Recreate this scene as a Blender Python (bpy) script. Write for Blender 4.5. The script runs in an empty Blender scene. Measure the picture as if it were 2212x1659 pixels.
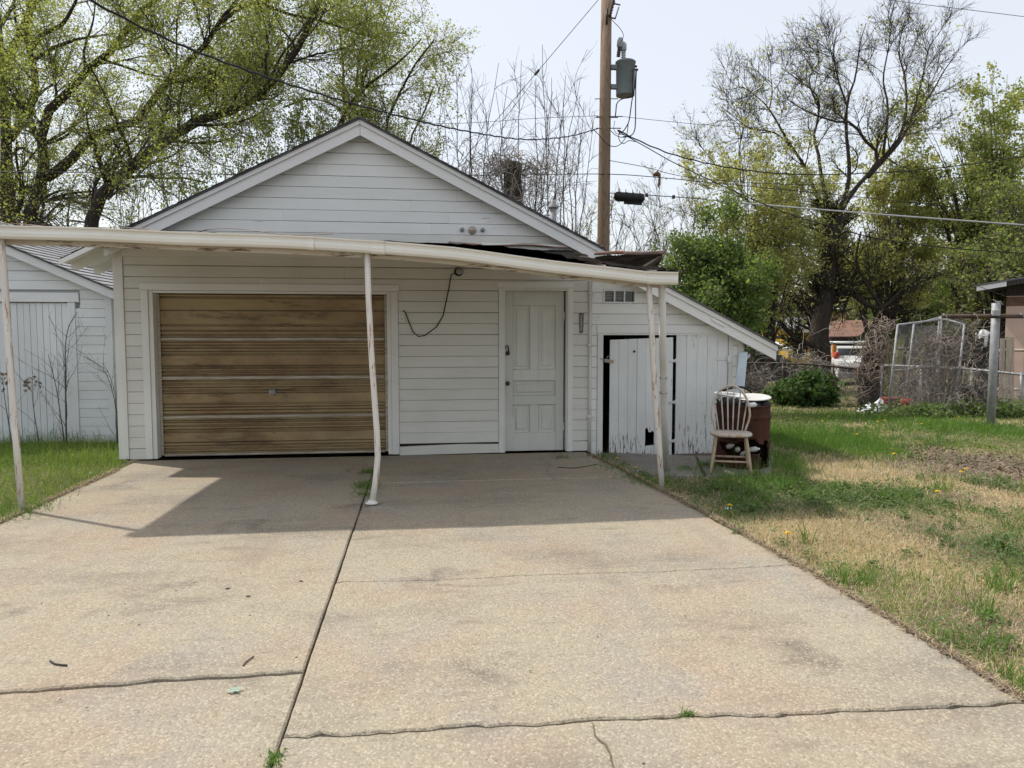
import bpy, math, random
import numpy as np
from mathutils import Vector, Matrix, Euler

# ------------------------------------------------------------------ camera, sky, sun, exposure
PW, PH, FPX, CZ = 2212.0, 1659.0, 1610.0, 1.5          # size of the photo view measured in, focal length, eye height
YAW, PITCH = math.radians(7.0), math.atan((PH / 2 - 720.0) / FPX)
sc = bpy.context.scene
col = bpy.data.collections.new("scene"); sc.collection.children.link(col)
cam_d = bpy.data.cameras.new("camera"); cam = bpy.data.objects.new("camera", cam_d); col.objects.link(cam)
cam.location = (0, 0, CZ); cam.rotation_euler = (math.pi / 2 - PITCH, 0, -YAW)
cam_d.sensor_width = 36.0; cam_d.lens = 36.0 * FPX / PW; cam_d.clip_start = 0.05; cam_d.clip_end = 2000
sc.camera = cam
SUN = Vector((-0.60, 0.385, 1.0)).normalized()
w = bpy.data.worlds.new("World"); sc.world = w; w.use_nodes = True
nt = w.node_tree; bg = nt.nodes["Background"]
sky = nt.nodes.new("ShaderNodeTexSky"); sky.sky_type = 'NISHITA'; sky.sun_disc = False
sky.sun_elevation = math.asin(SUN.z); sky.sun_rotation = math.atan2(SUN.x, SUN.y)
sky.air_density = 1.2; sky.dust_density = 3.0; sky.altitude = 300
mx = nt.nodes.new("ShaderNodeMix"); mx.data_type = 'RGBA'; mx.inputs[0].default_value = 0.58
mx.inputs[7].default_value = (8.5, 8.65, 8.95, 1)
nt.links.new(sky.outputs[0], mx.inputs[6]); nt.links.new(mx.outputs[2], bg.inputs[0]); bg.inputs[1].default_value = 0.10
sl = bpy.data.lights.new("sun", 'SUN'); sl.energy = 2.9; sl.angle = math.radians(1.0); sl.color = (1.0, 0.95, 0.87)
so = bpy.data.objects.new("sun", sl); col.objects.link(so); so.rotation_euler = SUN.to_track_quat('Z', 'Y').to_euler()
sc.view_settings.view_transform = 'Standard'; sc.view_settings.look = 'None'
sc.view_settings.exposure = 0.47; sc.view_settings.gamma = 1.0; sc.view_settings.use_curve_mapping = False
sc.render.engine = 'CYCLES'; sc.cycles.max_bounces = 8; sc.cycles.transparent_max_bounces = 8
sc.cycles.use_denoising = True
try: sc.cycles.denoiser = 'OPENIMAGEDENOISE'
except Exception: pass

# ------------------------------------------------------------------ pixels of the photo to places in the world
_s, _c, _sp, _cp = math.sin(YAW), math.cos(YAW), math.sin(PITCH), math.cos(PITCH)
FW = np.array((_s * _cp, _c * _cp, -_sp)); RT = np.array((_c, -_s, 0.)); UP = np.array((_s * _sp, _c * _sp, _cp))
SOIL = -0.06
def gz(y):
    y = np.asarray(y, float)
    return SOIL - 0.035 * np.clip(y - 10, 0, 50)
def ray(px, py): return FW + (px - PW / 2) / FPX * RT + (PH / 2 - py) / FPX * UP
def G(px, py, off=0.0):                       # on the ground
    d = ray(px, py); t = 5.0
    for _ in range(60): t = .5 * t + .5 * (float(gz(t * d[1])) + off - CZ) / d[2]
    return Vector((t * d[0], t * d[1], CZ + t * d[2]))
def G0(px, py): d = ray(px, py); t = -CZ / d[2]; return Vector((t * d[0], t * d[1], 0))   # on the driveway (z = 0)
def WY(px, py, Y): d = ray(px, py); t = Y / d[1]; return Vector((t * d[0], Y, CZ + t * d[2]))  # on a plane facing the street
def D(px, py, dep): d = ray(px, py); return Vector((dep * d[0], dep * d[1], CZ + dep * d[2]))  # at a known distance

# ------------------------------------------------------------------ mesh helpers
ORG = {}
def tag(o, label=None, cat=None, group=None, kind=None):
    if label: o["label"] = label
    if cat: o["category"] = cat
    if group: o["group"] = group
    if kind: o["kind"] = kind
    return o
def empty(name, loc, label=None, cat=None, group=None, kind=None):
    o = bpy.data.objects.new(name, None); col.objects.link(o); o.location = loc; o.empty_display_size = .2
    ORG[o] = np.array(loc, float)
    return tag(o, label, cat, group, kind)
def place(name, me, parent=None, org=None):
    o = bpy.data.objects.new(name, me); col.objects.link(o)
    if parent is not None:
        o.parent = parent; ORG[o] = ORG[parent]
    else:
        ORG[o] = np.array(org, float); o.location = org
    return o
def np_mesh(name, V, F, m, smooth=False, parent=None, org=None):
    V = np.asarray(V, float).reshape(-1, 3); F = np.asarray(F, np.int32)
    if parent is not None: V = V - ORG[parent]
    else:
        if org is None: org = (V[:, 0].mean(), V[:, 1].mean(), V[:, 2].min())
        V = V - np.array(org, float)
    k = F.shape[1]; me = bpy.data.meshes.new(name)
    me.vertices.add(len(V)); me.vertices.foreach_set("co", V.astype(np.float32).ravel())
    me.loops.add(F.size); me.loops.foreach_set("vertex_index", F.ravel())
    me.polygons.add(len(F)); me.polygons.foreach_set("loop_start", np.arange(0, F.size, k, dtype=np.int32))
    if smooth: me.polygons.foreach_set("use_smooth", np.ones(len(F), bool))
    me.update(calc_edges=True)
    if m: me.materials.append(m)
    return place(name, me, parent, org)
class MB:                                     # collects shapes for ONE mesh
    def __init__(s): s.v = []; s.f = []; s.sm = []
    def add(s, vs, fs, smooth=False):
        b = len(s.v); s.v += [tuple(map(float, p)) for p in vs]; s.f += [[i + b for i in f] for f in fs]; s.sm += [smooth] * len(fs); return s
    def box(s, x0, x1, y0, y1, z0, z1):
        return s.add([(x0,y0,z0),(x1,y0,z0),(x1,y1,z0),(x0,y1,z0),(x0,y0,z1),(x1,y0,z1),(x1,y1,z1),(x0,y1,z1)],
                     [(0,3,2,1),(4,5,6,7),(0,1,5,4),(1,2,6,5),(2,3,7,6),(3,0,4,7)])
    def obox(s, c, size, rot=None, bev=0.0):
        R = rot if rot is not None else Matrix.Identity(3); c = Vector(c); h = [q / 2 for q in size]
        if bev <= 0:
            P = [c + R @ Vector((sx*h[0], sy*h[1], sz*h[2])) for sz in (-1,1) for sx, sy in ((-1,-1),(1,-1),(1,1),(-1,1))]
            return s.add(P, [(0,3,2,1),(4,5,6,7),(0,1,5,4),(1,2,6,5),(2,3,7,6),(3,0,4,7)])
        b = bev; rings = []
        for z, i in ((-h[2], b), (-h[2]+b, 0), (h[2]-b, 0), (h[2], b)):
            X, Y = h[0]-i, h[1]-i
            for x, y in ((-X+b,-Y),(X-b,-Y),(X,-Y+b),(X,Y-b),(X-b,Y),(-X+b,Y),(-X,Y-b),(-X,-Y+b)): rings.append(c + R @ Vector((x, y, z)))
        fs = [tuple(range(7,-1,-1)), tuple(range(24,32))]
        for k in range(3):
            for i in range(8): fs.append((k*8+i, k*8+(i+1)%8, k*8+8+(i+1)%8, k*8+8+i))
        return s.add(rings, fs)
    def prism(s, poly, a, b, fn):             # 2-D outline swept from a to b; fn(u, v, t) gives the point
        n = len(poly); P = [fn(u, v, a) for u, v in poly] + [fn(u, v, b) for u, v in poly]
        return s.add(P, [tuple(range(n)), tuple(range(2*n-1, n-1, -1))] + [(i, n+i, n+(i+1)%n, (i+1)%n) for i in range(n)])
    def tube(s, pts, r, n=8, caps=True, smooth=True):
        pts = [Vector(p) for p in pts]; k = len(pts); rr = r if hasattr(r, '__len__') else [r]*k
        P = []; ref = None
        for i in range(k):
            t = (pts[min(i+1,k-1)] - pts[max(i-1,0)]).normalized()
            if ref is None: ref = Vector((0,0,1)) if abs(t.z) < .8 else Vector((1,0,0))
            a = t.cross(ref).normalized(); b = a.cross(t); ref = b
            for j in range(n):
                q = 2*math.pi*j/n; P.append(pts[i] + (a*math.cos(q) + b*math.sin(q)) * rr[i])
        fs = [(i*n+j, i*n+(j+1)%n, (i+1)*n+(j+1)%n, (i+1)*n+j) for i in range(k-1) for j in range(n)]
        if caps: fs += [tuple(range(n-1,-1,-1)), tuple(range((k-1)*n, k*n))]
        return s.add(P, fs, smooth)
    def lathe(s, prof, c, n=20, axis='z', smooth=True, rot=None):   # prof: (radius, height) list
        c = Vector(c); P = []
        for r, h in prof:
            for j in range(n):
                q = 2*math.pi*j/n; v = Vector((r*math.cos(q), r*math.sin(q), h))
                if axis == 'y': v = Vector((v.x, -v.z, v.y))
                if axis == 'x': v = Vector((v.z, v.x, v.y))
                if rot is not None: v = rot @ v
                P.append(c + v)
        k = len(prof)
        fs = [(i*n+j, i*n+(j+1)%n, (i+1)*n+(j+1)%n, (i+1)*n+j) for i in range(k-1) for j in range(n)]
        fs += [tuple(range(n-1,-1,-1)), tuple(range((k-1)*n, k*n))]
        return s.add(P, fs, smooth)
    def build(s, name, m, parent=None, org=None):
        V = np.array(s.v, float)
        if parent is not None: V = V - ORG[parent]
        else:
            if org is None: org = (V[:,0].mean(), V[:,1].mean(), V[:,2].min())
            V = V - np.array(org, float)
        me = bpy.data.meshes.new(name); me.from_pydata(V.tolist(), [], s.f)
        me.polygons.foreach_set("use_smooth", np.array(s.sm, bool)); me.update()
        if m: me.materials.append(m)
        return place(name, me, parent, org)

# ------------------------------------------------------------------ materials (all procedural, in world metres)
def _new(name):
    m = bpy.data.materials.new(name); m.use_nodes = True; t = m.node_tree
    return m, t, t.nodes["Principled BSDF"]
def _pos(t, stretch=(1,1,1)):
    g = t.nodes.new("ShaderNodeNewGeometry"); mp = t.nodes.new("ShaderNodeMapping"); mp.inputs["Scale"].default_value = stretch
    t.links.new(g.outputs["Position"], mp.inputs["Vector"]); return mp.outputs[0]
def _noise(t, v, scale, detail=4, rough=.55):
    n = t.nodes.new("ShaderNodeTexNoise"); n.inputs["Scale"].default_value = scale; n.inputs["Detail"].default_value = detail
    n.inputs["Roughness"].default_value = rough; t.links.new(v, n.inputs["Vector"]); return n.outputs["Fac"]
def _ramp(t, f, lo, hi, a=0., b=1.):
    r = t.nodes.new("ShaderNodeMapRange"); r.inputs[1].default_value = lo; r.inputs[2].default_value = hi
    r.inputs[3].default_value = a; r.inputs[4].default_value = b; t.links.new(f, r.inputs[0]); return r.outputs[0]
def _math(t, op, a, b):
    n = t.nodes.new("ShaderNodeMath"); n.operation = op
    for i, q in enumerate((a, b)):
        if hasattr(q, 'links'): t.links.new(q, n.inputs[i])
        else: n.inputs[i].default_value = q
    return n.outputs[0]
def _mix(t, f, a, b, mode='MIX'):
    n = t.nodes.new("ShaderNodeMix"); n.data_type = 'RGBA'; n.blend_type = mode
    for i, q in ((0, f), (6, a), (7, b)):
        if hasattr(q, 'links'): t.links.new(q, n.inputs[i])
        else: n.inputs[i].default_value = q if i == 0 else (*q, 1)
    return n.outputs[2]
def _bump(t, bs, h, strength, dist):
    b = t.nodes.new("ShaderNodeBump"); b.inputs["Strength"].default_value = strength; b.inputs["Distance"].default_value = dist
    t.links.new(h, b.inputs["Height"]); t.links.new(b.outputs[0], bs.inputs["Normal"])
def plain(name, a, b=None, scale=6, rough=.75, metal=0., stretch=(1,1,1), bump=.2, bdist=.004, bscale=40, spec=.3):
    m, t, bs = _new(name); v = _pos(t, stretch)
    b = b if b else tuple(q*.72 for q in a)
    f = _ramp(t, _noise(t, v, scale, 6, .62), .34, .66)
    t.links.new(_mix(t, f, a, b), bs.inputs["Base Color"])
    bs.inputs["Roughness"].default_value = rough; bs.inputs["Metallic"].default_value = metal
    bs.inputs["Specular IOR Level"].default_value = spec
    if bump: _bump(t, bs, _noise(t, v, bscale, 3), bump, bdist)
    return m
def paint(name, base=(.70,.71,.68), wood=(.25,.22,.19), peel=.70, vert=False, dirt=.35, dirtcol=(.40,.40,.34), rot=0.):
    m, t, bs = _new(name); v = _pos(t)
    st = (9, 9, 1.0) if vert else (1.0, 9, 9)
    vs = _pos(t, st)
    c = _mix(t, _ramp(t, _noise(t, v, 1.7, 5, .6), .35, .72, 0, dirt), base, dirtcol)
    c = _mix(t, _ramp(t, _noise(t, vs, 2.6, 5, .6), .5, .8, 0, dirt), c, dirtcol)
    isl = t.nodes.new("ShaderNodeObjectInfo")
    c = _mix(t, _ramp(t, isl.outputs["Random"], 0, 1, 0, .30), c, tuple(q*.72 for q in base))
    big = _noise(t, v, .9, 3); p = _noise(t, vs, 4.0, 8, .7)
    thr = _math(t, 'ADD', p, _math(t, 'MULTIPLY', _math(t, 'SUBTRACT', big, .5), .35))
    if rot:
        sx = t.nodes.new("ShaderNodeSeparateXYZ"); t.links.new(v, sx.inputs[0])
        thr = _math(t, 'ADD', thr, _ramp(t, sx.outputs[2], -.10, .55, rot, 0.))
    pf = _ramp(t, thr, peel, peel + .03)
    wc = _mix(t, _noise(t, _pos(t, (40,40,2.5) if vert else (2.5,40,40)), 3, 4), wood, tuple(q*2.0 for q in wood))
    t.links.new(_mix(t, pf, c, wc), bs.inputs["Base Color"])
    bs.inputs["Roughness"].default_value = .62; bs.inputs["Specular IOR Level"].default_value = .3
    h = _math(t, 'SUBTRACT', _math(t, 'MULTIPLY', _noise(t, _pos(t, (60,60,4) if vert else (4,60,60)), 2, 4), .35), pf)
    _bump(t, bs, h, .35, .003)
    return m
def leaf(name, a, b, trans=.45, scale=.5, rough=.6):
    m, t, bs = _new(name); g = t.nodes.new("ShaderNodeNewGeometry"); v = _pos(t)
    f = _math(t, 'ADD', _math(t, 'MULTIPLY', g.outputs["Random Per Island"], .6), _math(t, 'MULTIPLY', _ramp(t, _noise(t, v, scale, 3), .3, .7), .4))
    c = _mix(t, f, a, b); t.links.new(c, bs.inputs["Base Color"]); bs.inputs["Roughness"].default_value = rough
    bs.inputs["Specular IOR Level"].default_value = .25
    if trans > 0:
        tr = t.nodes.new("ShaderNodeBsdfTranslucent"); t.links.new(_mix(t, 1.0, c, (1.0,.98,.55), 'MULTIPLY'), tr.inputs[0])
        ms = t.nodes.new("ShaderNodeMixShader"); ms.inputs[0].default_value = trans
        t.links.new(bs.outputs[0], ms.inputs[1]); t.links.new(tr.outputs[0], ms.inputs[2]); t.links.new(ms.outputs[0], t.nodes["Material Output"].inputs[0])
    return m
def rusty(name, a, b, c, s1=2.0, s2=9.0, rough=.8, stretch=(1,1,1), spec=None):
    m, t, bs = _new(name); v = _pos(t, stretch)
    q = _mix(t, _ramp(t, _noise(t, v, s1, 6, .6), .38, .62), a, b)
    q = _mix(t, _ramp(t, _noise(t, v, s2, 7, .7), .50, .66), q, c)
    t.links.new(q, bs.inputs["Base Color"]); bs.inputs["Roughness"].default_value = rough; bs.inputs["Specular IOR Level"].default_value = .25
    if spec is not None: bs.inputs['Specular IOR Level'].default_value = spec
    _bump(t, bs, _noise(t, v, 50, 4), .3, .004); return m
def glass(name, c=(.03,.035,.04)):
    m, t, bs = _new(name); bs.inputs["Base Color"].default_value = (*c, 1); bs.inputs["Roughness"].default_value = .12
    bs.inputs["Specular IOR Level"].default_value = .6; return m
def concrete(name, a, pink, grey, dark, peb=1.0):
    m, t, bs = _new(name); v = _pos(t)
    c = _mix(t, _ramp(t, _noise(t, v, 1.1, 5, .6), .46, .62, 0, .9), a, pink)
    c = _mix(t, _ramp(t, _noise(t, _pos(t, (1.3,.9,1)), 1.15, 5, .6), .50, .66, 0, .85), c, grey)
    c = _mix(t, _ramp(t, _noise(t, _pos(t, (1.0,1.9,1)), .62, 6, .68), .50, .70, 0, .8), c, dark)
    dv = t.nodes.new("ShaderNodeVectorMath"); dv.operation = 'ADD'; nv = t.nodes.new("ShaderNodeTexNoise"); nv.inputs["Scale"].default_value = 3.5; t.links.new(v, nv.inputs["Vector"]); t.links.new(v, dv.inputs[0]); t.links.new(nv.outputs["Color"], dv.inputs[1])
    vs_ = t.nodes.new("ShaderNodeTexVoronoi"); vs_.inputs["Scale"].default_value = 1.25; t.links.new(dv.outputs[0], vs_.inputs["Vector"]); s2 = t.nodes.new("ShaderNodeSeparateColor"); t.links.new(vs_.outputs["Color"], s2.inputs[0])
    c = _mix(t, _math(t, 'MULTIPLY', _ramp(t, vs_.outputs["Distance"], .05, .30, .65, 0), _ramp(t, s2.outputs[0], .55, .7)), c, (.12,.10,.08))
    vo = t.nodes.new("ShaderNodeTexVoronoi"); vo.inputs["Scale"].default_value = 92; vo.inputs["Randomness"].default_value = 1; t.links.new(v, vo.inputs["Vector"])
    sep = t.nodes.new("ShaderNodeSeparateColor"); t.links.new(vo.outputs["Color"], sep.inputs[0])
    c = _mix(t, _ramp(t, sep.outputs[0], .60, .95, 0, .42 * peb), c, (.60,.53,.39))
    c = _mix(t, _ramp(t, sep.outputs[1], .80, 1.0, 0, .50 * peb), c, (.19,.16,.125))
    c = _mix(t, _ramp(t, vo.outputs["Distance"], .35, .75, 0, .35 * peb), c, (.20,.17,.14))
    c = _mix(t, _ramp(t, _noise(t, v, 150, 3, .7), .62, .74, 0, .65), c, (.12,.10,.085))
    c = _mix(t, _ramp(t, _noise(t, v, 26, 4, .7), .62, .74, 0, .6), c, (.14,.12,.10))
    c = _mix(t, _ramp(t, _noise(t, v, 60, 2, .6), .64, .74, 0, .7), c, (.10,.085,.07))
    c = _mix(t, _ramp(t, _noise(t, _pos(t, (.8, 2.6, 1)), 2.2, 7, .72), .56, .72, 0, .6), c, (.16,.135,.105))
    c = _mix(t, _ramp(t, _noise(t, _pos(t, (2.2, .35, 1)), .9, 5, .6), .57, .72, 0, .35), c, (.17,.15,.125))
    t.links.new(c, bs.inputs["Base Color"]); bs.inputs["Roughness"].default_value = .9; bs.inputs["Specular IOR Level"].default_value = .2
    h = _math(t, 'ADD', _ramp(t, vo.outputs["Distance"], 0, .6, 1, 0), _noise(t, v, 110, 3))
    _bump(t, bs, h, .5, .004); return m

MT = {}
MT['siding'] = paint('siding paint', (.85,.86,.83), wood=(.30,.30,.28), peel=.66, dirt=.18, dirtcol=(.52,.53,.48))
MT['siding_shaded'] = paint('shaded siding paint', (.73,.73,.68), peel=.725, dirt=.30, rot=.05, dirtcol=(.47,.46,.39))  # gable paint darkened so the colour carries canopy shade; rot and peeling are wear
MT['trim'] = paint('trim paint', (.84,.84,.82), peel=.76, dirt=.18, dirtcol=(.52,.51,.46))
MT['trimv'] = paint('upright trim paint', (.80,.80,.77), peel=.72, dirt=.25, vert=True, rot=.10)
MT['doorpaint'] = paint('door paint', (.66,.67,.62), peel=.82, dirt=.30, vert=True)
MT['plank'] = paint('shed plank paint', (.80,.82,.81), wood=(.13,.115,.10), peel=.635, dirt=.22, vert=True, rot=.13)
MT['white2'] = paint('outbuilding paint', (.76,.78,.79), peel=.72, dirt=.22)
MT['white2v'] = paint('outbuilding upright paint', (.76,.78,.80), peel=.76, dirt=.22, vert=True)
MT['gutter'] = paint('gutter enamel', (.86,.85,.79), wood=(.30,.12,.06), peel=.78, dirt=.26, dirtcol=(.58,.48,.34))
MT['deck'] = paint('low bounce deck paint', (.26,.21,.155), wood=(.16,.11,.08), peel=.54, dirt=.5, dirtcol=(.34,.25,.17))  # rear boards coloured dark to cut bounce light on the wall
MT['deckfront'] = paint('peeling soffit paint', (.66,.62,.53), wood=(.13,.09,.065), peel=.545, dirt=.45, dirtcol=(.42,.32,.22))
MT['post'] = paint('steel post paint', (.78,.76,.71), wood=(.28,.14,.085), peel=.565, dirt=.35, dirtcol=(.5,.38,.28), vert=True)
MT['pipewhite'] = plain('white downspout paint', (.72,.71,.68), (.60,.58,.53), 3, .55)
MT['tar'] = rusty('black tar roofing', (.012,.012,.012), (.022,.020,.019), (.045,.034,.028), 4, 14, rough=1., spec=.0)
MT['tarwood'] = rusty('dark roof underside', (.018,.014,.012), (.06,.04,.028), (.01,.008,.008), 2.0, 6, stretch=(1,6,6))  # near black brown, streaked lengthwise
MT['rustedge'] = rusty('rusted drip edge', (.20,.17,.15), (.24,.09,.045), (.40,.36,.33), 3, 8)
MT['shingle'] = plain('asphalt shingle', (.16,.16,.165), (.09,.09,.095), 14, .95, bump=.5)
MT['shingle_light'] = plain('pale weathered shingle', (.36,.36,.37), (.22,.22,.23), 9, .9, bump=.5)
MT['dark'] = plain('dark interior wood', (.05,.045,.04), (.025,.022,.02), 4, .95)
MT['black'] = plain('black rubber', (.012,.012,.012), (.02,.02,.02), 6, .5, bump=0)
MT['iron'] = plain('dark iron', (.05,.045,.042), (.09,.06,.045), 20, .55, metal=.6)
MT['steel'] = plain('galvanised steel', (.36,.365,.37), (.25,.255,.26), 12, .6, metal=.25)
MT['rail'] = plain('door rail aluminium', (.56,.52,.44), (.30,.25,.18), 7, .5, stretch=(.6,6,6), metal=.15)
# ---- ribbed garage door panel
def door_panel_mat():
    m, t, bs = _new('stained mustard door panel'); v = _pos(t, (.8, 5, 4)); v1 = _pos(t)
    c = _mix(t, _ramp(t, _noise(t, _pos(t, (.7, 1, 1.6)), 1.6, 6, .68), .36, .64), (.36,.268,.135), (.215,.132,.064))
    c = _mix(t, _ramp(t, _noise(t, v1, 1.3, 4, .6), .48, .70, 0, .75), c, (.36,.29,.155))
    c = _mix(t, _ramp(t, _noise(t, v, 1.9, 8, .72), .53, .68, 0, .85), c, (.075,.045,.026))
    c = _mix(t, _ramp(t, _noise(t, _pos(t, (3,1,1.0)), 2.2, 6, .72), .59, .72, 0, .6), c, (.085,.052,.032))
    c = _mix(t, _ramp(t, _noise(t, v1, 38, 4, .7), .58, .74, 0, .55), c, (.10,.065,.038))
    t.links.new(c, bs.inputs["Base Color"]); bs.inputs["Roughness"].default_value = .5; bs.inputs["Specular IOR Level"].default_value = .35
    _bump(t, bs, _noise(t, v1, 60, 3), .12, .003); return m
MT['gdoor'] = door_panel_mat()
MT['concrete'] = concrete('old exposed aggregate concrete', (.37,.322,.238), (.37,.285,.208), (.315,.29,.248), (.205,.178,.14))
MT['pad'] = concrete('grey concrete pad', (.24,.225,.20), (.22,.20,.17), (.30,.29,.27), (.11,.10,.09), .5)
MT['bark'] = plain('dark bark', (.075,.062,.05), (.028,.024,.021), 9, .95, stretch=(3,3,.6), bump=.9, bdist=.03, bscale=14)
MT['barkmoss'] = plain('mossy bark', (.060,.052,.038), (.028,.026,.018), 5, .95, stretch=(2,2,.7), bump=.9, bdist=.03, bscale=12)
MT['twig'] = plain('grey brown twigs', (.115,.097,.08), (.06,.05,.043), 8, .9, bump=0)
MT['twiglight'] = plain('pale twigs', (.25,.215,.17), (.15,.125,.10), 8, .9, bump=0)
MT['twigdark'] = plain('dark twigs', (.065,.055,.048), (.035,.03,.026), 8, .9, bump=0)
MT['vine'] = plain('dead vines', (.36,.315,.26), (.17,.14,.115), 7, .9, bump=0)
MT['vinered'] = plain('reddish dead vines', (.31,.235,.19), (.145,.105,.09), 7, .9, bump=0)
MT['pole'] = plain('weathered pole wood', (.30,.215,.145), (.15,.105,.072), 5, .9, stretch=(14,14,.5), bump=.6, bdist=.012, bscale=10)
MT['wire'] = plain('black cable', (.014,.014,.015), (.02,.02,.02), 6, .55, bump=0)
MT['wirepale'] = plain('pale aluminium cable', (.55,.56,.56), (.42,.43,.43), 6, .45, metal=.3, bump=0)
MT['wiregrey'] = plain('grey wire', (.13,.13,.135), (.09,.09,.09), 6, .5, bump=0)
MT['tank'] = plain('grey transformer enamel', (.20,.235,.24), (.16,.185,.19), 4, .45)
MT['porcelain'] = plain('grey porcelain', (.38,.42,.42), (.28,.31,.31), 10, .35)
MT['barrel'] = rusty('rusted drum', (.075,.026,.017), (.045,.019,.014), (.022,.013,.011), 3.0, 7)
MT['whiteplastic'] = plain('white plastic', (.72,.72,.70), (.58,.57,.54), 5, .4)
MT['chairwood'] = paint('worn chair paint', (.56,.50,.43), wood=(.30,.20,.125), peel=.56, dirt=.3, vert=True)
MT['chairleg'] = plain('bare chair wood', (.50,.40,.28), (.36,.27,.18), 12, .7, stretch=(6,6,1))
MT['bluewhite'] = plain('pale blue board paint', (.55,.62,.66), (.45,.51,.55), 4, .6)
MT['bag'] = plain('white bag film', (.72,.74,.76), (.55,.57,.60), 9, .35)
MT['red'] = plain('red plastic', (.55,.03,.025), (.38,.02,.02), 6, .4)
MT['fencewood'] = plain('weathered fence board', (.52,.44,.35), (.34,.28,.215), 3, .9, stretch=(10,10,1), bump=.5)
MT['fencedark'] = plain('dark fence board', (.075,.068,.06), (.04,.036,.032), 3, .95, stretch=(10,10,1), bump=.5)
MT['gray_roof'] = plain('grey tin roof', (.25,.25,.25), (.17,.17,.175), 2, .7)
MT['rust_roof'] = rusty('rusted tin roof', (.20,.10,.065), (.14,.085,.065), (.26,.17,.12), 1.2, 4)
MT['white_roof'] = plain('white tin roof', (.74,.75,.76), (.62,.63,.64), 2, .6)
MT['yellow'] = plain('yellow house paint', (.62,.42,.05), (.52,.33,.04), 2, .7)
MT['peach'] = plain('peach stucco', (.62,.46,.37), (.54,.40,.32), 2, .9)
MT['cream'] = plain('cream fascia paint', (.68,.63,.50), (.60,.55,.42), 2, .7)
MT['carwhite'] = plain('white vehicle paint', (.66,.67,.67), (.55,.56,.56), 2, .3, bump=0, spec=.5)
MT['cardark'] = plain('dark vehicle paint', (.02,.023,.028), (.03,.032,.036), 2, .25, bump=0, spec=.6)
MT['glass'] = glass('dark window glass')
MT['squirrel'] = plain('brown fur', (.20,.115,.065), (.12,.07,.042), 60, .95, bump=.6, bscale=150)
MT['soil'] = plain('soil', (.17,.13,.09), (.09,.072,.05), 3, .98, bump=.7, bdist=.02, bscale=30)
MT['stone'] = plain('dark stone', (.10,.09,.085), (.06,.055,.05), 30, .9)
MT['dandy'] = plain('dandelion petals', (.80,.55,.02), (.72,.45,.01), 60, .7, bump=0)
MT['stem'] = leaf('stem green', (.10,.17,.04), (.07,.12,.03), 0)
MT['thermo'] = rusty('weathered thermometer plate', (.10,.09,.075), (.22,.20,.17), (.04,.03,.025), 20, 60)
MT['orange'] = plain('orange post paint', (.55,.24,.05), (.45,.18,.04), 3, .7)
MT['chalk'] = plain('green chalk mark', (.26,.45,.37), (.33,.36,.28), 40, .9, bump=0)
L = {}
L['spring'] = leaf('spring leaves', (.40,.46,.13), (.23,.29,.08), .6)
L['springpale'] = leaf('pale spring leaves', (.54,.55,.23), (.33,.37,.135), .62)
L['olive'] = leaf('olive catkin leaves', (.48,.46,.21), (.30,.32,.13), .6)
L['mid'] = leaf('mid green leaves', (.32,.42,.12), (.16,.24,.06), .58)
L['dense'] = leaf('dense green leaves', (.19,.28,.085), (.075,.125,.04), .5)
L['bush'] = leaf('low bush leaves', (.11,.19,.055), (.045,.09,.028), .4)
L['grass'] = leaf('green grass', (.30,.40,.10), (.14,.225,.05), .45, scale=.9)
L['lush'] = leaf('lush grass', (.17,.31,.055), (.085,.17,.033), .45, scale=1.2)
L['straw'] = leaf('dead straw grass', (.82,.69,.47), (.50,.39,.245), .35, scale=1.5)
L['weed'] = leaf('dark weed leaves', (.20,.28,.10), (.10,.155,.058), .42, scale=2)
L['litter'] = leaf('brown leaf litter', (.28,.21,.15), (.12,.085,.062), .1, scale=3)
MT['vine'] = leaf('dead vines', (.46,.41,.34), (.13,.105,.085), 0); MT['vinered'] = leaf('reddish dead vines', (.40,.33,.27), (.10,.07,.06), 0)
L['far'] = leaf('far wood leaves', (.36,.38,.21), (.22,.245,.13), .55, scale=.15)

# ------------------------------------------------------------------ ground and driveway
rs = random.Random(7)
def build_ground():
    xs = np.concatenate([np.linspace(-600, -60, 10), np.linspace(-50, -12, 14), np.linspace(-11, 14, 60), np.linspace(15, 60, 22), np.linspace(70, 600, 10)])
    ys = np.concatenate([np.linspace(-300, -20, 8), np.linspace(-15, -1, 8), np.linspace(0, 20, 60), np.linspace(21, 65, 30), np.linspace(80, 900, 12)])
    X, Y = np.meshgrid(xs, ys); Z = gz(Y)
    rng = np.random.default_rng(3)
    bump = (np.sin(X*1.7+.3)*np.sin(Y*1.3+1.) + .6*np.sin(X*3.9+Y*2.1)) * .012 + rng.normal(0, .004, X.shape)
    near = ((X > 2.6) | (X < -3.5)) & (Y > 0) & (Y < 30) & (X > -12) & (X < 20)
    Z = Z + np.where(near, bump, 0)
    V = np.stack([X, Y, Z], -1).reshape(-1, 3); n = len(xs); m = len(ys)
    i = (np.arange(m-1)[:, None]*n + np.arange(n-1)[None]).ravel()
    o = np_mesh("ground", V, np.stack([i, i+1, i+n+1, i+n], -1), MT['soil'], True, org=(0, 0, 0))
    tag(o, kind="structure")
build_ground()

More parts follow.
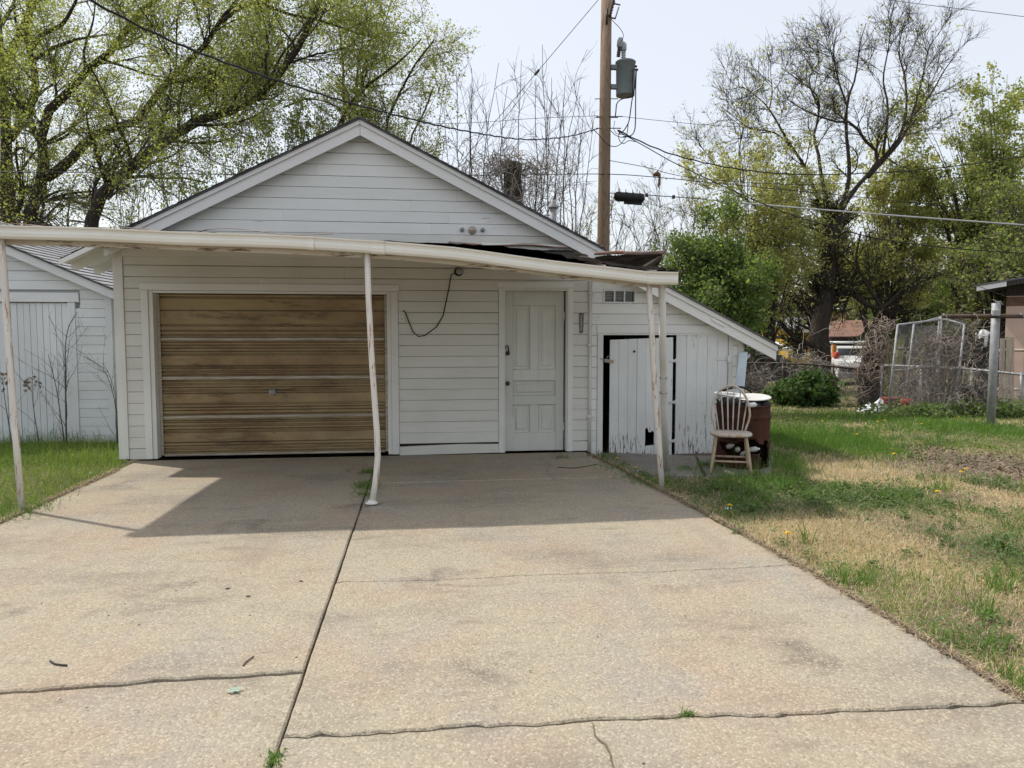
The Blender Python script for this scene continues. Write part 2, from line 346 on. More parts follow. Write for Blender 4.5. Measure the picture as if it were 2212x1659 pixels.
def wavy(a, b, amp, step=.045, seed=0):
    r = random.Random(seed); a = Vector(a); b = Vector(b); n = max(2, int((b-a).length/step)); d = (b-a).normalized(); nrm = Vector((-d.y, d.x))
    out = []; q = 0.
    for i in range(n+1):
        q = q*.82 + r.uniform(-1, 1)*amp*.6
        k = 0 if i in (0, n) else 1
        out.append(a.lerp(b, i/n) + nrm*q*k)
    return out
def slab(name, edges, parent, m, top=0.0, thick=.12):
    pts = []
    for e in edges: pts += e[:-1]
    n = len(pts); cx = sum(p.x for p in pts)/n; cy = sum(p.y for p in pts)/n
    mb = MB(); ins = []
    for i, p in enumerate(pts):                               # small worn arris round the top
        q = Vector((cx, cy)) - Vector(p); a = Vector(pts[i-1]); b = Vector(pts[(i+1) % n]); d = (b-a).normalized(); ins.append(Vector(p) + Vector((-d.y, d.x))*.008)
    P = [(p.x, p.y, top-thick) for p in pts] + [(p.x, p.y, top-.007) for p in pts] + [(p.x, p.y, top) for p in ins]
    fs = [tuple(range(2*n, 3*n))]
    for k in (0, 1):
        fs += [(k*n+i, k*n+(i+1) % n, k*n+n+(i+1) % n, k*n+n+i) for i in range(n)]
    return mb.add(P, fs).build(name, m, parent)
drive = empty("driveway", (0, 0, 0), kind="structure")
XL, XJ = -3.33, -0.525
def gv(px, py): p = G0(px, py); return Vector((p.x, p.y))
def vcrack(xa, ya, xb, yb, seed, amp=.011): return wavy((xa, ya), (xb, yb), amp, seed=seed)
cL1 = (gv(0,1495).y - .03, gv(640,1450).y); cL2 = (gv(185,1050).y, gv(780,1040).y)
cR1 = (gv(615,1590).y, gv(2200,1520).y + .0); cR2 = (gv(715,1258).y, gv(1720,1220).y); cR3 = gv(820,1043).y
g = .0055
def rev(e): return list(reversed(e))
def xr(y): return float(np.interp(y, [-4, 2.7, 4.2, 5.7, 6.8, 8.0, 9.3], [2.5, 2.46, 2.44, 2.38, 2.29, 2.2, 2.05]))
def column(x_of_left, x_of_right, ys, seeds, amps, gaps):           # ys: list of (y at left, y at right)
    for k in range(len(ys)-1):
        (a0, a1), (b0, b1) = ys[k], ys[k+1]
        ga = gaps[k]; gb = gaps[k+1]
        A = Vector((x_of_left(a0), a0+ga)); B = Vector((x_of_right(a1), a1+ga)); C = Vector((x_of_right(b1), b1-gb)); Dv = Vector((x_of_left(b0), b0-gb))
        bottom = wavy(A, B, amps[k], seed=seeds[k]); topE = rev(wavy(Dv, C, amps[k+1], seed=seeds[k+1]))
        right = wavy(B, C, .010 if seeds[0] == 21 else .002, seed=seeds[k]+50); left = wavy(Dv, A, .002, seed=seeds[k]+90)
        jr = random.Random(seeds[k]); bottom = [bottom[0]]+[p+Vector((0, abs(jr.gauss(0, .0055))*(1 if gaps[k] > .003 else .3))) for p in bottom[1:-1]]+[bottom[-1]]
        slab("slab", [bottom, right, topE, left], drive, MT['concrete'], top=0.0 - .004*((k*7+int(seeds[0])) % 3))
column(lambda y: XL, lambda y: XJ - g, [(-4, -4), (cL1[0], cL1[1]), (cL2[0], cL2[1]), (9.215, 9.215)], [11, 12, 13, 14], [.002, .012, .004, .002], [0, .0055, .002, 0])
column(lambda y: XJ + g, xr, [(-4, -4), (cR1[0], cR1[1]), (cR2[0], cR2[1]), (cR3, cR3+.03), (9.19, 9.19)], [21, 22, 23, 24, 25], [.002, .018, .015, .004, .002], [0, .0095, .006, .002, 0])
# branch crack: a thin irregular dark sliver set into the slab as its own shallow mesh
def crack(name, pix, wid, seed):
    r = random.Random(seed); pts = []
    for a, b in zip(pix[:-1], pix[1:]): pts += wavy(gv(*a), gv(*b), .012, .03, seed=r.randint(0, 999))[:-1]
    pts.append(gv(*pix[-1])); mb = MB(); P = []
    for i, p in enumerate(pts):
        d = (pts[min(i+1, len(pts)-1)] - pts[max(i-1, 0)]).normalized(); nn = Vector((-d.y, d.x)); h = wid*r.uniform(.25, 1)*(.2 if i in (0, len(pts)-1) else 1)
        P += [(p.x+nn.x*h, p.y+nn.y*h, .0032), (p.x-nn.x*h, p.y-nn.y*h, .0032)]
    mb.add(P, [(2*i, 2*i+1, 2*i+3, 2*i+2) for i in range(len(pts)-1)]); return mb.build(name, MT['soil'], drive)
crack("crack_filling", [(1275,1556), (1285,1590), (1308,1610), (1320,1645), (1345,1700)], .006, 4)
crack("crack_filling", [(930,1262), (1050,1266), (1130,1258)], .003, 5)
crack("crack_filling", [(1150,985), (1185,1002), (1180,1020), (1200,1040)], .003, 6)
mb = MB(); c0 = gv(508, 1492)
for k in range(5):
    q = c0 + Vector((rs.uniform(-.03,.03), rs.uniform(-.015,.015))); a = rs.uniform(-.5,.5); u = Vector((math.cos(a), math.sin(a)))*rs.uniform(.012,.025); v = Vector((-u.y, u.x))*.35
    mb.add([(*(q-u-v), .0036+.0004*k), (*(q+u-v), .0036+.0004*k), (*(q+u+v), .0036+.0004*k), (*(q-u+v), .0036+.0004*k)], [(0,1,2,3)])
mb.build("chalk_mark", MT['chalk'], drive)
pad = empty("concrete_pad", (3, 8.4, SOIL), kind="structure")
def padslab(pix, seed):
    P = [G(px, py, .03) for px, py in pix]; P = [Vector((p.x, p.y)) for p in P]; n = len(P)
    slab("slab", [wavy(P[i], P[(i+1) % n], .012, seed=seed+i) for i in range(n)], pad, MT['pad'], top=SOIL+.035, thick=.1)
padslab([(1305,1000), (1395,1026), (1520,1029), (1500,985), (1300,977)], 60)
padslab([(1526,1030), (1665,1022), (1672,985), (1506,985)], 70)

# ------------------------------------------------------------------ the garage
YW = 9.22
garage = empty("garage", (-0.7, YW, 0), "white clapboard garage with stained mustard overhead door and five panel entry door", "garage")
_cb = {}; r0_ = random.Random(99)
def board(parent, x0, x1, z0, h, m, xt0=None, xt1=None, yw=YW, name="clapboard", key=True):
    """one lapped board: bottom edge proud, top edge sunk behind the next one"""
    xt0 = x0 if xt0 is None else xt0; xt1 = x1 if xt1 is None else xt1
    sec = [(.016, .002), (-.019, .002), (-.0185, h*.935), (-.0115, h-.002), (.016, h-.001)]
    kk = (round(x1-x0, 3), round(h, 4), round(xt0-x0, 3), round(xt1-x1, 3), m.name)
    if kk not in _cb:
        P = []
        for e in (0, 1):
            for y, z in sec:
                t = z/h; P.append((((xt0-x0)*t if e == 0 else (x1-x0) + (xt1-x1)*t), y, z))
        n = 5; me = bpy.data.meshes.new(name)
        me.from_pydata(P, [], [tuple(range(n)), tuple(range(2*n-1, n-1, -1))] + [(i, n+i, n+(i+1) % n, (i+1) % n) for i in range(n)]); me.update()
        me.materials.append(m); _cb[kk] = me
    o = place(name, _cb[kk], parent); o.location = Vector((x0, yw+r0_.uniform(-.0015, .0015), z0)) - Vector(ORG[parent]); o.rotation_euler = (0, r0_.uniform(-1, 1)*min(.002, .0018/max(.3, x1-x0)), 0); return o
HC = .1345; Z1 = .142
AX, AZ = -0.68, 3.99; SL = .503
def rake_z(x): return AZ - SL*abs(x-AX)                # top of the rake line
r2 = random.Random(5)
def span(parent, x0, x1, z, h, m, splits=(), yw=YW):
    xs = [x0] + [q for q in splits if x0+.1 < q < x1-.1] + [x1]
    for a, b in zip(xs[:-1], xs[1:]): board(parent, a+(.0012 if a != x0 else 0), b-(.0012 if b != x1 else 0), z, h, m, yw=yw)
k = 0; z = Z1
while z < 3.85:
    top = z + HC
    m = MT['siding'] if z > 2.6 else MT['siding_shaded']  # boards below the canopy take the paint with shade mixed in
    if top < 2.06:
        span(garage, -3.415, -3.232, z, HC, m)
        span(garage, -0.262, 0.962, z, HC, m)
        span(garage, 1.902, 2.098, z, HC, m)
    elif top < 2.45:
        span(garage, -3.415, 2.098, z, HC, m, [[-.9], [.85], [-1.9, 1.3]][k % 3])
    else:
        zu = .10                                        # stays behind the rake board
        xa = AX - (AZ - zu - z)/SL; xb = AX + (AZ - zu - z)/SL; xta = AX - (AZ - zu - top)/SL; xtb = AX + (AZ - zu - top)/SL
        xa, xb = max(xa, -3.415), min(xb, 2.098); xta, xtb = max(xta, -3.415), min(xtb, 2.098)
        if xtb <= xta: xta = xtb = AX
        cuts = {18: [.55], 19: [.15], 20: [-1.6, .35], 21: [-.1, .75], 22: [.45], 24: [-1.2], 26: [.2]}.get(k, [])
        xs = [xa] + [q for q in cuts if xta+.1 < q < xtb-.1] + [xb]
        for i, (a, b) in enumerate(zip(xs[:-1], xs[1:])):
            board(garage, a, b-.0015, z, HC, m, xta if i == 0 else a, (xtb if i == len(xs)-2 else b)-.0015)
    z = top; k += 1
board(garage, -3.415, -3.232, 0.012, .127, MT['siding_shaded']); board(garage, 1.902, 2.098, 0.012, .127, MT['siding_shaded'])
# loose sill board with the gap above it
mb = MB(); mb.prism([(-.262, .0), (.962, .012), (.962, .118), (.5, .126), (-.05, .112), (-.262, .104)], YW-.022, YW+.014, lambda u, v, t: (u, t, v)); mb.build("sill_board", MT['siding_shaded'], garage)
# backing walls, sides, rear
mb = MB()
for x0, x1, z0, z1 in ((-3.48,-3.16,0,2.6), (-.33,1.0,0,2.6), (1.86,2.10,0,2.6), (-3.16,-.33,2.02,2.6), (1.0,1.86,2.08,2.6)): mb.box(x0, x1, YW+.017, YW+.09, z0, z1)
mb.prism([(-3.48, 2.6), (2.10, 2.6), (2.10, rake_z(2.1)-.12), (AX, AZ-.12), (-3.48, rake_z(-3.48)-.12)], YW+.017, YW+.09, lambda u, v, t: (u, t, v))
mb.build("front_wall_sheathing", MT['dark'], garage)
YB = 15.6
mb = MB(); mb.box(-3.50, -3.42, YW+.03, YB, 0, 2.42); mb.build("side_wall", MT['siding'], garage)
mb = MB(); mb.box(2.03, 2.10, YW+.095, YB, 0, 2.42); mb.build("side_wall", MT['siding'], garage)
mb = MB(); mb.prism([(-3.42,0),(2.03,0),(2.03,2.42),(AX,AZ-.15),(-3.42,2.42)], YB-.08, YB, lambda u, v, t: (u, t, v)); mb.build("rear_wall", MT['siding'], garage)
for zz in [Z1+HC*i for i in range(17)]:
    o = MB().add([(-3.502,YW+.03,zz+.003),(-3.525,YW+.03,zz+.003),(-3.508,YW+.03,zz+HC),(-3.502,YB,zz+.003),(-3.525,YB,zz+.003),(-3.508,YB,zz+HC)], [(0,1,2),(5,4,3),(0,3,4,1),(1,4,5,2),(2,5,3,0)]).build("side_clapboard", MT['siding'], garage)
# corner boards and casings
def trim(name, x0, x1, z0, z1, y0=YW-.034, y1=YW+.016, m=None, parent=garage, bev=.003):
    return MB().obox(((x0+x1)/2, (y0+y1)/2, (z0+z1)/2), (x1-x0, y1-y0, z1-z0), bev=bev).build(name, m or MT['trimv'], parent)
trim("corner_board", -3.527, -3.418, .02, 2.46, YW-.036, YW+.06)
trim("door_casing", -3.229, -3.150, .015, 2.0); trim("door_casing", -.352, -.265, .015, 2.0); trim("door_casing", -3.240, -.255, 2.003, 2.085, m=MT['trim'])
trim("door_jamb", -3.149, -3.10, .015, 2.0, YW-.02, YW+.13); trim("door_jamb", -.40, -.353, .015, 2.0, YW-.02, YW+.13); trim("door_jamb", -3.098, -.402, 1.972, 2.0, YW-.02, YW+.13, m=MT['trim'])
trim("door_casing", .965, 1.030, .01, 2.06); trim("door_casing", 1.832, 1.899, .01, 2.06); trim("door_casing", .95, 1.914, 2.063, 2.135, m=MT['trim'])
trim("door_jamb", 1.031, 1.045, .01, 2.06, YW-.02, YW+.12); trim("door_jamb", 1.817, 1.831, .01, 2.06, YW-.02, YW+.12)
# conduit that runs up the corner by the shed
MB().tube([(2.118, YW-.03, .0), (2.116, YW-.032, .8), (2.114, YW-.03, 1.6), (2.112, YW-.03, 2.45)], .021, 10).build("conduit", MT['pipewhite'], garage)
for zz in (.45, 1.35, 2.0): MB().obox((2.118, YW-.034, zz), (.075, .05, .03), bev=.006).build("conduit_clip", MT['pipewhite'], garage)

# overhead door: four ribbed sections between pale rails
def ribbed(x0, x1, z0, z1, y, seed):
    r = random.Random(seed); h = z1-z0; prof = [(z0, 0.0)]; f = .045
    groups = [.045,.13,.215,.30,.62,.70,.79,.875,.955] if seed != 33 else [.05,.16,.28,.62,.92]
    for q in groups:
        q += r.uniform(-.012, .012); c = z0+q*h
        hw = r.choice((.005, .007, .011)); prof += [(c-hw-.003, 0), (c-hw, .034), (c+hw, .034), (c+hw+.003, 0)]
    prof.append((z1, 0)); mb = MB()
    P = [(x0, y+d, zz) for zz, d in prof] + [(x1, y+d, zz) for zz, d in prof]; n = len(prof)
    mb.add(P, [(i, n+i, n+i+1, i+1) for i in range(n-1)]); return mb
YD = YW+.10
gdoor = MB().box(-3.098, -.402, YD+.038, YD+.06, .02, 1.97).build("garage_door", MT['dark'], garage)
rails = [.045, .505, .975, 1.44]; tops = [.485, .955, 1.42, 1.968]
for i in range(4):
    ribbed(-3.06, -.44, rails[i]+.012, tops[i]-.008, YD, 30+i).build("panel", MT['gdoor'], gdoor)
for zz, hh in ((.038, .028), (.495, .036), (.965, .038), (1.43, .034)):
    MB().obox((-1.75, YD-.002, zz), (2.62, .030, hh), bev=.006).build("section_rail", MT['rail'], gdoor)
    MB().obox((-1.75, YD-.012, zz-.001), (2.62, .018, hh*.34), bev=.004).build("rail_lip", MT['rail'], gdoor)
for x in (-3.082, -.418): MB().obox((x, YD, 1.0), (.036, .02, 1.93), bev=.004).build("side_stile", MT['rail'], gdoor)
hp = WY(592, 846, YD)
mb = MB(); mb.obox((hp.x, YD-.006, hp.z), (.035, .012, .08), bev=.004); mb.tube([(hp.x, YD-.01, hp.z+.035), (hp.x, YD-.05, hp.z+.03), (hp.x, YD-.055, hp.z-.03), (hp.x, YD-.01, hp.z-.035)], .008, 8); mb.obox((hp.x-.035, YD-.004, hp.z), (.05, .006, .05)); mb.build("lift_handle", MT['steel'], gdoor)
for i in range(4):
    for q in (.2, .55, .85):
        zz = rails[i] + q*(tops[i]-rails[i]); MB().lathe([(.006, 0), (.005, .004)], (hp.x-.004, YD-.001, zz), 8, 'y').build("bolt_head", MT['iron'], gdoor)

# five panel entry door
DX0, DX1, DZ0, DZ1, YE = 1.046, 1.797, .015, 2.030, YW+.055
edoor = MB().box(DX0, DX1, YE+.022, YE+.045, DZ0, DZ1).build("entry_door", MT['doorpaint'], garage)
def stile(x0, x1, z0, z1, y=YE, nm="stile"): MB().obox(((x0+x1)/2, y+.010, (z0+z1)/2), (x1-x0, .024, z1-z0), bev=.003).build(nm, MT['doorpaint'], edoor)
wS = .105; cxd = (DX0+DX1)/2
stile(DX0, DX0+wS, DZ0, DZ1); stile(DX1-wS, DX1, DZ0, DZ1)
xa, xb = DX0+wS+.001, DX1-wS-.001
zr = [(DZ0, .245), (.60, .715), (.905, 1.045), (1.845, DZ1)]
for a, b in zr: stile(xa, xb, a, b, nm="cross_rail")
stile(cxd-.055, cxd+.055, .246, .599, nm="mullion"); stile(cxd-.055, cxd+.055, 1.046, 1.844, nm="mullion")
def dpanel(x0, x1, z0, z1):
    mb = MB(); b = .012
    for i, (ins, y) in enumerate(((0, YE-.001), (.007, YE+.020), (.035, YE+.020), (.050, YE+.009))):
        mb.add([(x0+ins, y, z0+ins), (x1-ins, y, z0+ins), (x1-ins, y, z1-ins), (x0+ins, y, z1-ins)], [])
    fs = [(12, 13, 14, 15)]
    for i in range(3): fs += [(i*4+j, i*4+(j+1) % 4, i*4+4+(j+1) % 4, i*4+4+j) for j in range(4)]
    mb.f = [list(f) for f in fs]; mb.sm = [False]*len(fs); mb.build("panel", MT['doorpaint'], edoor)
for x0, x1 in ((xa, cxd-.056), (cxd+.056, xb)):
    dpanel(x0, x1, .246, .599); dpanel(x0, x1, 1.046, 1.844)
dpanel(xa, xb, .716, .904)
MB().lathe([(.006, 0), (.022, .004), (.010, .012), (.010, .03), (.026, .042), (.029, .055), (.018, .068), (.001, .07)], (DX0+.03, YE-.002, .875), 14, 'y').build("knob", MT['iron'], edoor)
MB().obox((DX0+.035, YE-.005, .80), (.045, .006, .13), bev=.002).build("keyhole_plate", MT['doorpaint'], edoor)
mb = MB(); mb.tube([(DX0+.005, YE-.02, 1.30), (DX0+.012, YE-.035, 1.345), (DX0+.035, YE-.035, 1.35), (DX0+.045, YE-.03, 1.31), (DX0+.045, YE-.03, 1.25)], .009, 8); mb.obox((DX0+.035, YE-.015, 1.25), (.05, .02, .05), bev=.005); mb.build("hasp_lock", MT['iron'], edoor)
for zz in (.32, 1.72): MB().obox((DX1-.004, YE-.006, zz), (.03, .012, .10), bev=.003).build("hinge", MT['doorpaint'], edoor)
MB().prism([(DX0, 0), (DX0+.13, 0), (DX0+.125, .42), (DX0, .44)], YE-.012, YE-.0025, lambda u, v, t: (u, t, v+.02)).build("kick_patch", MT['doorpaint'], edoor)

# rake boards, roof, eaves
YR = YW-.17
def rake(parent, xa, xb, nm, m, dz=0., sgn=1, wid=.15, y0=YR, y1=YR+.03, AZ_=AZ):
    z = lambda x: AZ_ - SL*abs(x-AX) + dz
    MB().prism([(xa, z(xa)), (xb, z(xb)), (xb, z(xb)-wid), (xa, z(xa)-wid)], y0, y1, lambda u, v, t: (u, t, v)).build(nm, m, parent)
for a, b in ((-3.56, AX-.002), (AX+.002, 2.28)):
    rake(garage, a, b, "rake_board", MT['trim'], -.040, wid=.135)
    rake(garage, a, b, "rake_trim", MT['trim'], -.002, wid=.050, y0=YR-.022, y1=YR-.001)
    rake(garage, a, b, "rake_soffit", MT['trim'], -.075, wid=.022, y0=YR+.031, y1=YW-.022)
rake(garage, -4.02, -3.562, "rake_trim", MT['trim'], .010, wid=.055, y0=YR-.06, y1=YR-.046)
rake(garage, -4.02, -3.562, "eave_soffit", MT['trim'], -.002, wid=.012, y0=YR-.044, y1=YW-.022)
def roof(parent, xa, xb, dz=0., y0=YR-.045, y1=YB+.2, nm="roof", m=None):
    z = lambda x: AZ - SL*abs(x-AX) + dz
    return MB().prism([(xa, z(xa)+.001), (xb, z(xb)+.001), (xb, z(xb)+.016), (xa, z(xa)+.016)], y0, y1, lambda u, v, t: (u, t, v)).build(nm, m or MT['shingle'], parent)
rfL = roof(garage, -4.02, AX); rfR = roof(garage, AX+.0005, 2.28)
# ragged shingle edge along the rake
for sgn, parent, x0, x1 in ((-1, rfL, AX, -4.0), (1, rfR, AX, 2.25)):
    mb = MB(); n = 26
    for i in range(n):
        a = x0+(x1-x0)*i/n; b = x0+(x1-x0)*(i+1)/n+.01*sgn; o = r2.uniform(0, .02)
        za, zb = rake_z(a)+.017, rake_z(b)+.017
        mb.add([(a, YR-.05-o, za), (b, YR-.05-o, zb+.006), (b, YR+.3, zb+.006), (a, YR+.3, za), (a, YR-.05-o, za+.005), (b, YR-.05-o, zb+.012), (b, YR+.3, zb+.012), (a, YR+.3, za+.006)],
               [(0,3,2,1),(4,5,6,7),(0,1,5,4),(1,2,6,5),(2,3,7,6),(3,0,4,7)])
    mb.build("shingle_edge", MT['shingle'], parent)
for i in range(8):
    y = YW+.02+i*.60; MB().prism([(-4.0, rake_z(-4.0)-.012), (-3.45, rake_z(-3.45)-.012), (-3.45, rake_z(-3.45)-.125), (-3.95, rake_z(-4.0)-.09), (-4.0, rake_z(-4.0)-.07)], y, y+.045, lambda u, v, t: (u, t, v)).build("rafter_tail", MT['trim'], garage)
MB().prism([(-4.0, rake_z(-4)-.0015), (-3.45, rake_z(-3.45)-.0015), (-3.45, rake_z(-3.45)-.011), (-4.0, rake_z(-4)-.011)], YW-.02, YB, lambda u, v, t: (u, t, v)).build("eave_boards", MT['trim'], garage)
vp = D(1195, 470, 13.5)
mb = MB(); mb.lathe([(.06, -.35), (.06, .16)], (vp.x, vp.y, vp.z), 12); mb.lathe([(.10, .17), (.10, .19), (.05, .26), (.05, .30), (.02, .31)], (vp.x, vp.y, vp.z), 12); mb.build("vent_pipe", MT['steel'], garage)

# things fixed to the garage wall
mb = empty("wall_lamp", (0.47, YW-.03, 2.25), "small round porcelain lamp holder on the siding under the canopy", "lamp")
MB().lathe([(.055, 0), (.055, .012), (.042, .03), (.030, .055), (.030, .07)], (.47, YW-.021, 2.25), 18, 'y').build("lamp_base", MT['iron'], mb)
MB().lathe([(.018, .07), (.030, .085), (.040, .11), (.036, .135), (.018, .152), (.001, .156)], (.475, YW-.021, 2.25), 16, 'y').build("bulb", MT['porcelain'], mb)
o = MB().tube([(.44, YW-.04, 2.24), (.38, YW-.035, 2.21), (.345, YW-.03, 2.02), (.28, YW-.03, 1.72), (.20, YW-.03, 1.58), (.06, YW-.03, 1.475), (-.02, YW-.03, 1.46), (-.09, YW-.03, 1.52), (-.145, YW-.035, 1.66), (-.175, YW-.05, 1.755), (-.205, YW-.045, 1.775)], .0065, 8).build("lamp_cord", MT['wire'])
tag(o, "black cord looping from the lamp holder down and over to the outlet box", "cord")
o = empty("outlet_box", (-.222, YW-.02, 1.70), "white outlet box beside the overhead door casing with a cord plugged in", "outlet")
MB().obox((-.222, YW-.032, 1.70), (.072, .022, .115), bev=.004).build("box", MT['trimv'], o)
for dz in (-.025, .025): MB().obox((-.222, YW-.046, 1.70+dz), (.034, .006, .03), bev=.003).build("socket", MT['whiteplastic'], o)
t = WY(1255, 698, YW); o = empty("thermometer", (t.x, YW-.02, t.z-.12), "narrow weathered thermometer plate hung on the siding right of the entry door", "thermometer")
MB().prism([(-.030, .125), (.030, .125), (.020, -.125), (-.020, -.125)], YW-.032, YW-.021, lambda u, v, q: (t.x+u, q, t.z+v)).build("plate", MT['thermo'], o)
MB().tube([(t.x, YW-.036, t.z-.09), (t.x, YW-.036, t.z+.09)], .004, 6).build("glass_tube", MT['whiteplastic'], o)
for i in range(9):
    zz = t.z-.09+i*.022; MB().box(t.x-.019, t.x-.008, YW-.0345, YW-.0325, zz, zz+.006).build("scale_mark", MT['whiteplastic'], o)
f = WY(1020, 498, YW); o = empty("gable_floodlight_bracket", (f.x, YW-.02, f.z), "empty round floodlight base with two bare sockets on the gable", "light fixture")
MB().lathe([(.05, 0), (.05, .012), (.03, .035), (.001, .04)], (f.x, YW-.021, f.z), 16, 'y').build("base_plate", MT['rail'], o)
for sx in (-.125, .125):
    MB().lathe([(.026, 0), (.026, .03), (.019, .045), (.001, .047)], (f.x+sx, YW-.021, f.z+.005), 12, 'y').build("socket", MT['steel'], o)

# ------------------------------------------------------------------ lean-to shed at the right
shed = empty("lean_to_shed", (3.15, YW, SOIL), "white lean to shed with two sagging plank doors and a small louvred window", "shed")
SB = -.10; YS = YW+.005; LX0, LX1 = 2.142, 4.10
LAZ = AZ - .03                                             # its roof runs on just under the garage roof line
def lz(x): return LAZ - SL*(x-AX)
z = SB-.0375; k = 0
wx0, wx1, wz0, wz1 = 2.285, 2.705, 1.88, 2.045           # window opening
while z < 2.5:
    top = z+HC; lim = AX + (LAZ-.08-top)/SL; limb = AX + (LAZ-.08-z)/SL
    if top < 1.50:
        board(shed, LX0, 2.212, z, HC, MT['siding'], yw=YS)
        board(shed, 4.005, LX1-.035, z, HC, MT['siding'], yw=YS)
    elif top > 1.585:
        x1 = min(limb, 4.06); xt = min(lim, 4.06)
        if xt > LX0+.05:
            if z < wz1-.001 and top > wz0+.001:
                board(shed, LX0, wx0-.001, z, HC, MT['siding'], yw=YS)
                if z > 2.0: board(shed, wx0, wx1, wz1+.001, top-wz1-.001, MT['siding'], yw=YS)
                if xt > wx1+.02: board(shed, wx1+.001, x1, z, HC, MT['siding'], wx1+.001, xt, yw=YS)
            else: board(shed, LX0, x1, z, HC, MT['siding'], LX0, xt, yw=YS)
    z = top; k += 1
trim("corner_board", LX1-.034, LX1+.03, SB, 1.52, YS-.032, YS+.05, parent=shed)
trim("door_casing", 2.215, 2.288, SB+.01, 1.50, YS-.034, YS+.016, parent=shed); trim("door_casing", 3.945, 4.003, SB+.01, 1.50, YS-.030, YS+.016, parent=shed)
trim("door_header", 2.205, 4.06, 1.503, 1.60, YS-.034, YS+.016, m=MT['trim'], parent=shed)
mb = MB()
for x0, x1, z0, z1 in ((LX0, 2.27, SB, 1.55), (3.96, LX1, SB, 1.45)): mb.box(x0, x1, YS+.017, YS+.07, z0, z1)
mb.prism([(LX0, 1.52), (3.9, 1.52), (wx1, lz(wx1)-.12), (wx1, 1.86), (wx0, 1.86), (wx0, lz(wx0)-.12), (LX0, lz(LX0)-.12)], YS+.017, YS+.07, lambda u, v, t: (u, t, v)); mb.build("front_wall_sheathing", MT['dark'], shed)
mb = MB(); mb.box(LX1-.05, LX1, YS+.075, 14.6, SB, 1.515); mb.build("side_wall", MT['siding'], shed)
mb = MB(); mb.prism([(LX0, SB), (LX1-.06, SB), (LX1-.06, 1.53), (LX0, 2.52)], 14.5, 14.58, lambda u, v, t: (u, t, v)); mb.build("rear_wall", MT['dark'], shed)
MB().box(LX0, LX1-.06, YS+.08, 14.48, SB-.02, SB).build("dirt_floor", MT['dark'], shed)
def lprism(xa, xb, d0, d1, y0, y1, nm, m, parent=shed):
    return MB().prism([(xa, lz(xa)-d0), (xb, lz(xb)-d0), (xb, lz(xb)-d1), (xa, lz(xa)-d1)], y0, y1, lambda u, v, t: (u, t, v)).build(nm, m, parent)
RX1 = 4.52
lprism(2.30, RX1, .05, .185, YR+.01, YR+.04, "rake_board", MT['trim']); lprism(2.30, RX1+.01, .005, .065, YR-.012, YR+.008, "rake_trim", MT['trim'])
lprism(2.30, RX1, .075, .095, YR+.042, YS-.03, "rake_soffit", MT['trim'])
lr = lprism(2.285, RX1+.03, -.016, .002, YR-.035, 14.8, "roof", MT['shingle'])
lprism(2.285, RX1, .004, .016, YR+.05, 14.7, "roof_boards", MT['tarwood'])
for i in range(7): lprism(4.04, RX1-.02, .018, .13, YS+.12+i*.62, YS+.165+i*.62, "rafter_tail", MT['trim'])
lprism(3.65, 3.82, .082, .12, YR-.004, YR+.0085, "rake_patch", MT['trim'])
# window: three small panes with slats behind
win = MB()
for x0, x1, z0, z1 in ((wx0, wx1, wz0, wz0+.016), (wx0, wx1, wz1-.016, wz1), (wx0, wx0+.018, wz0+.017, wz1-.017), (wx1-.018, wx1, wz0+.017, wz1-.017)): win.box(x0, x1, YS-.03, YS+.05, z0, z1)
win = win.build("window", MT['trim'], shed)
dx = (wx1-wx0-.036)/3
for i in range(3):
    a = wx0+.018+i*dx
    if i: MB().box(a-.008, a+.008, YS-.026, YS+.03, wz0+.017, wz1-.017).build("mullion", MT['trim'], win)
    MB().box(a+.009, a+dx-.009, YS+.020, YS+.024, wz0+.018, wz1-.018).build("pane", MT['glass'], win)
    if i < 2:
        for j in range(3): MB().obox((a+dx/2, YS+.008, wz1-.035-j*.034), (dx-.02, .003, .028), Euler((.5, 0, 0)).to_matrix()).build("slat", MT['steel'], win)
# plank doors, hung crooked
def plank_door(x0, x1, zb, zt, skew, seed, yo, notch=None, label=None):
    r = random.Random(seed); n = 7 if x1-x0 > .8 else 5; wd = (x1-x0)/n
    dr = MB().box(x0+.05, x1-.05, YS+yo+.020, YS+yo+.045, zb+.35, zb+.45).box(x0+.05, x1-.05, YS+yo+.020, YS+yo+.045, zt-.25, zt-.15).build("plank_door", MT['plank'], shed)
    for i in range(n):
        a = x0+i*wd+.0018; b = x0+(i+1)*wd-.0018; f = (i+.5)/n
        zl = zb - skew*f + r.uniform(-.012, .012); zh = zt + skew*.55*f
        pts = [(a, zh), (b, zh+.004)]
        segs = 7; rag = [zl + r.uniform(0, .035) * (1 if r.random() < .6 else 1.8) for _ in range(segs+1)]
        if notch and i == notch[0]:
            # rotted away between two heights: two pieces of plank
            up = [(b-(b-a)*j/5, notch[2]+r.uniform(-.03, .04)+.05*(j/5)) for j in range(6)]
            MB().prism(pts + up, YS+yo, YS+yo+.018, lambda u, v, t: (u, t, v)).build("plank", MT['plank'], dr)
            MB().prism([(a, notch[1]), (b, notch[1]+.01), (b, zl), (a, zl)], YS+yo, YS+yo+.018, lambda u, v, t: (u, t, v)).build("plank", MT['plank'], dr)
            continue
        low = [(b-(b-a)*j/segs, rag[j]) for j in range(segs+1)]
        MB().prism(pts + low, YS+yo+r.uniform(-.004, .002), YS+yo+.018, lambda u, v, t: (u, t, v)).build("plank", MT['plank'], dr)
    return dr
d1 = plank_door(2.375, 3.200, -.06, 1.415, .06, 3, -.03, notch=(4, .06, .235))
d2 = plank_door(3.250, 3.94, -.085, 1.485, .02, 8, -.006)
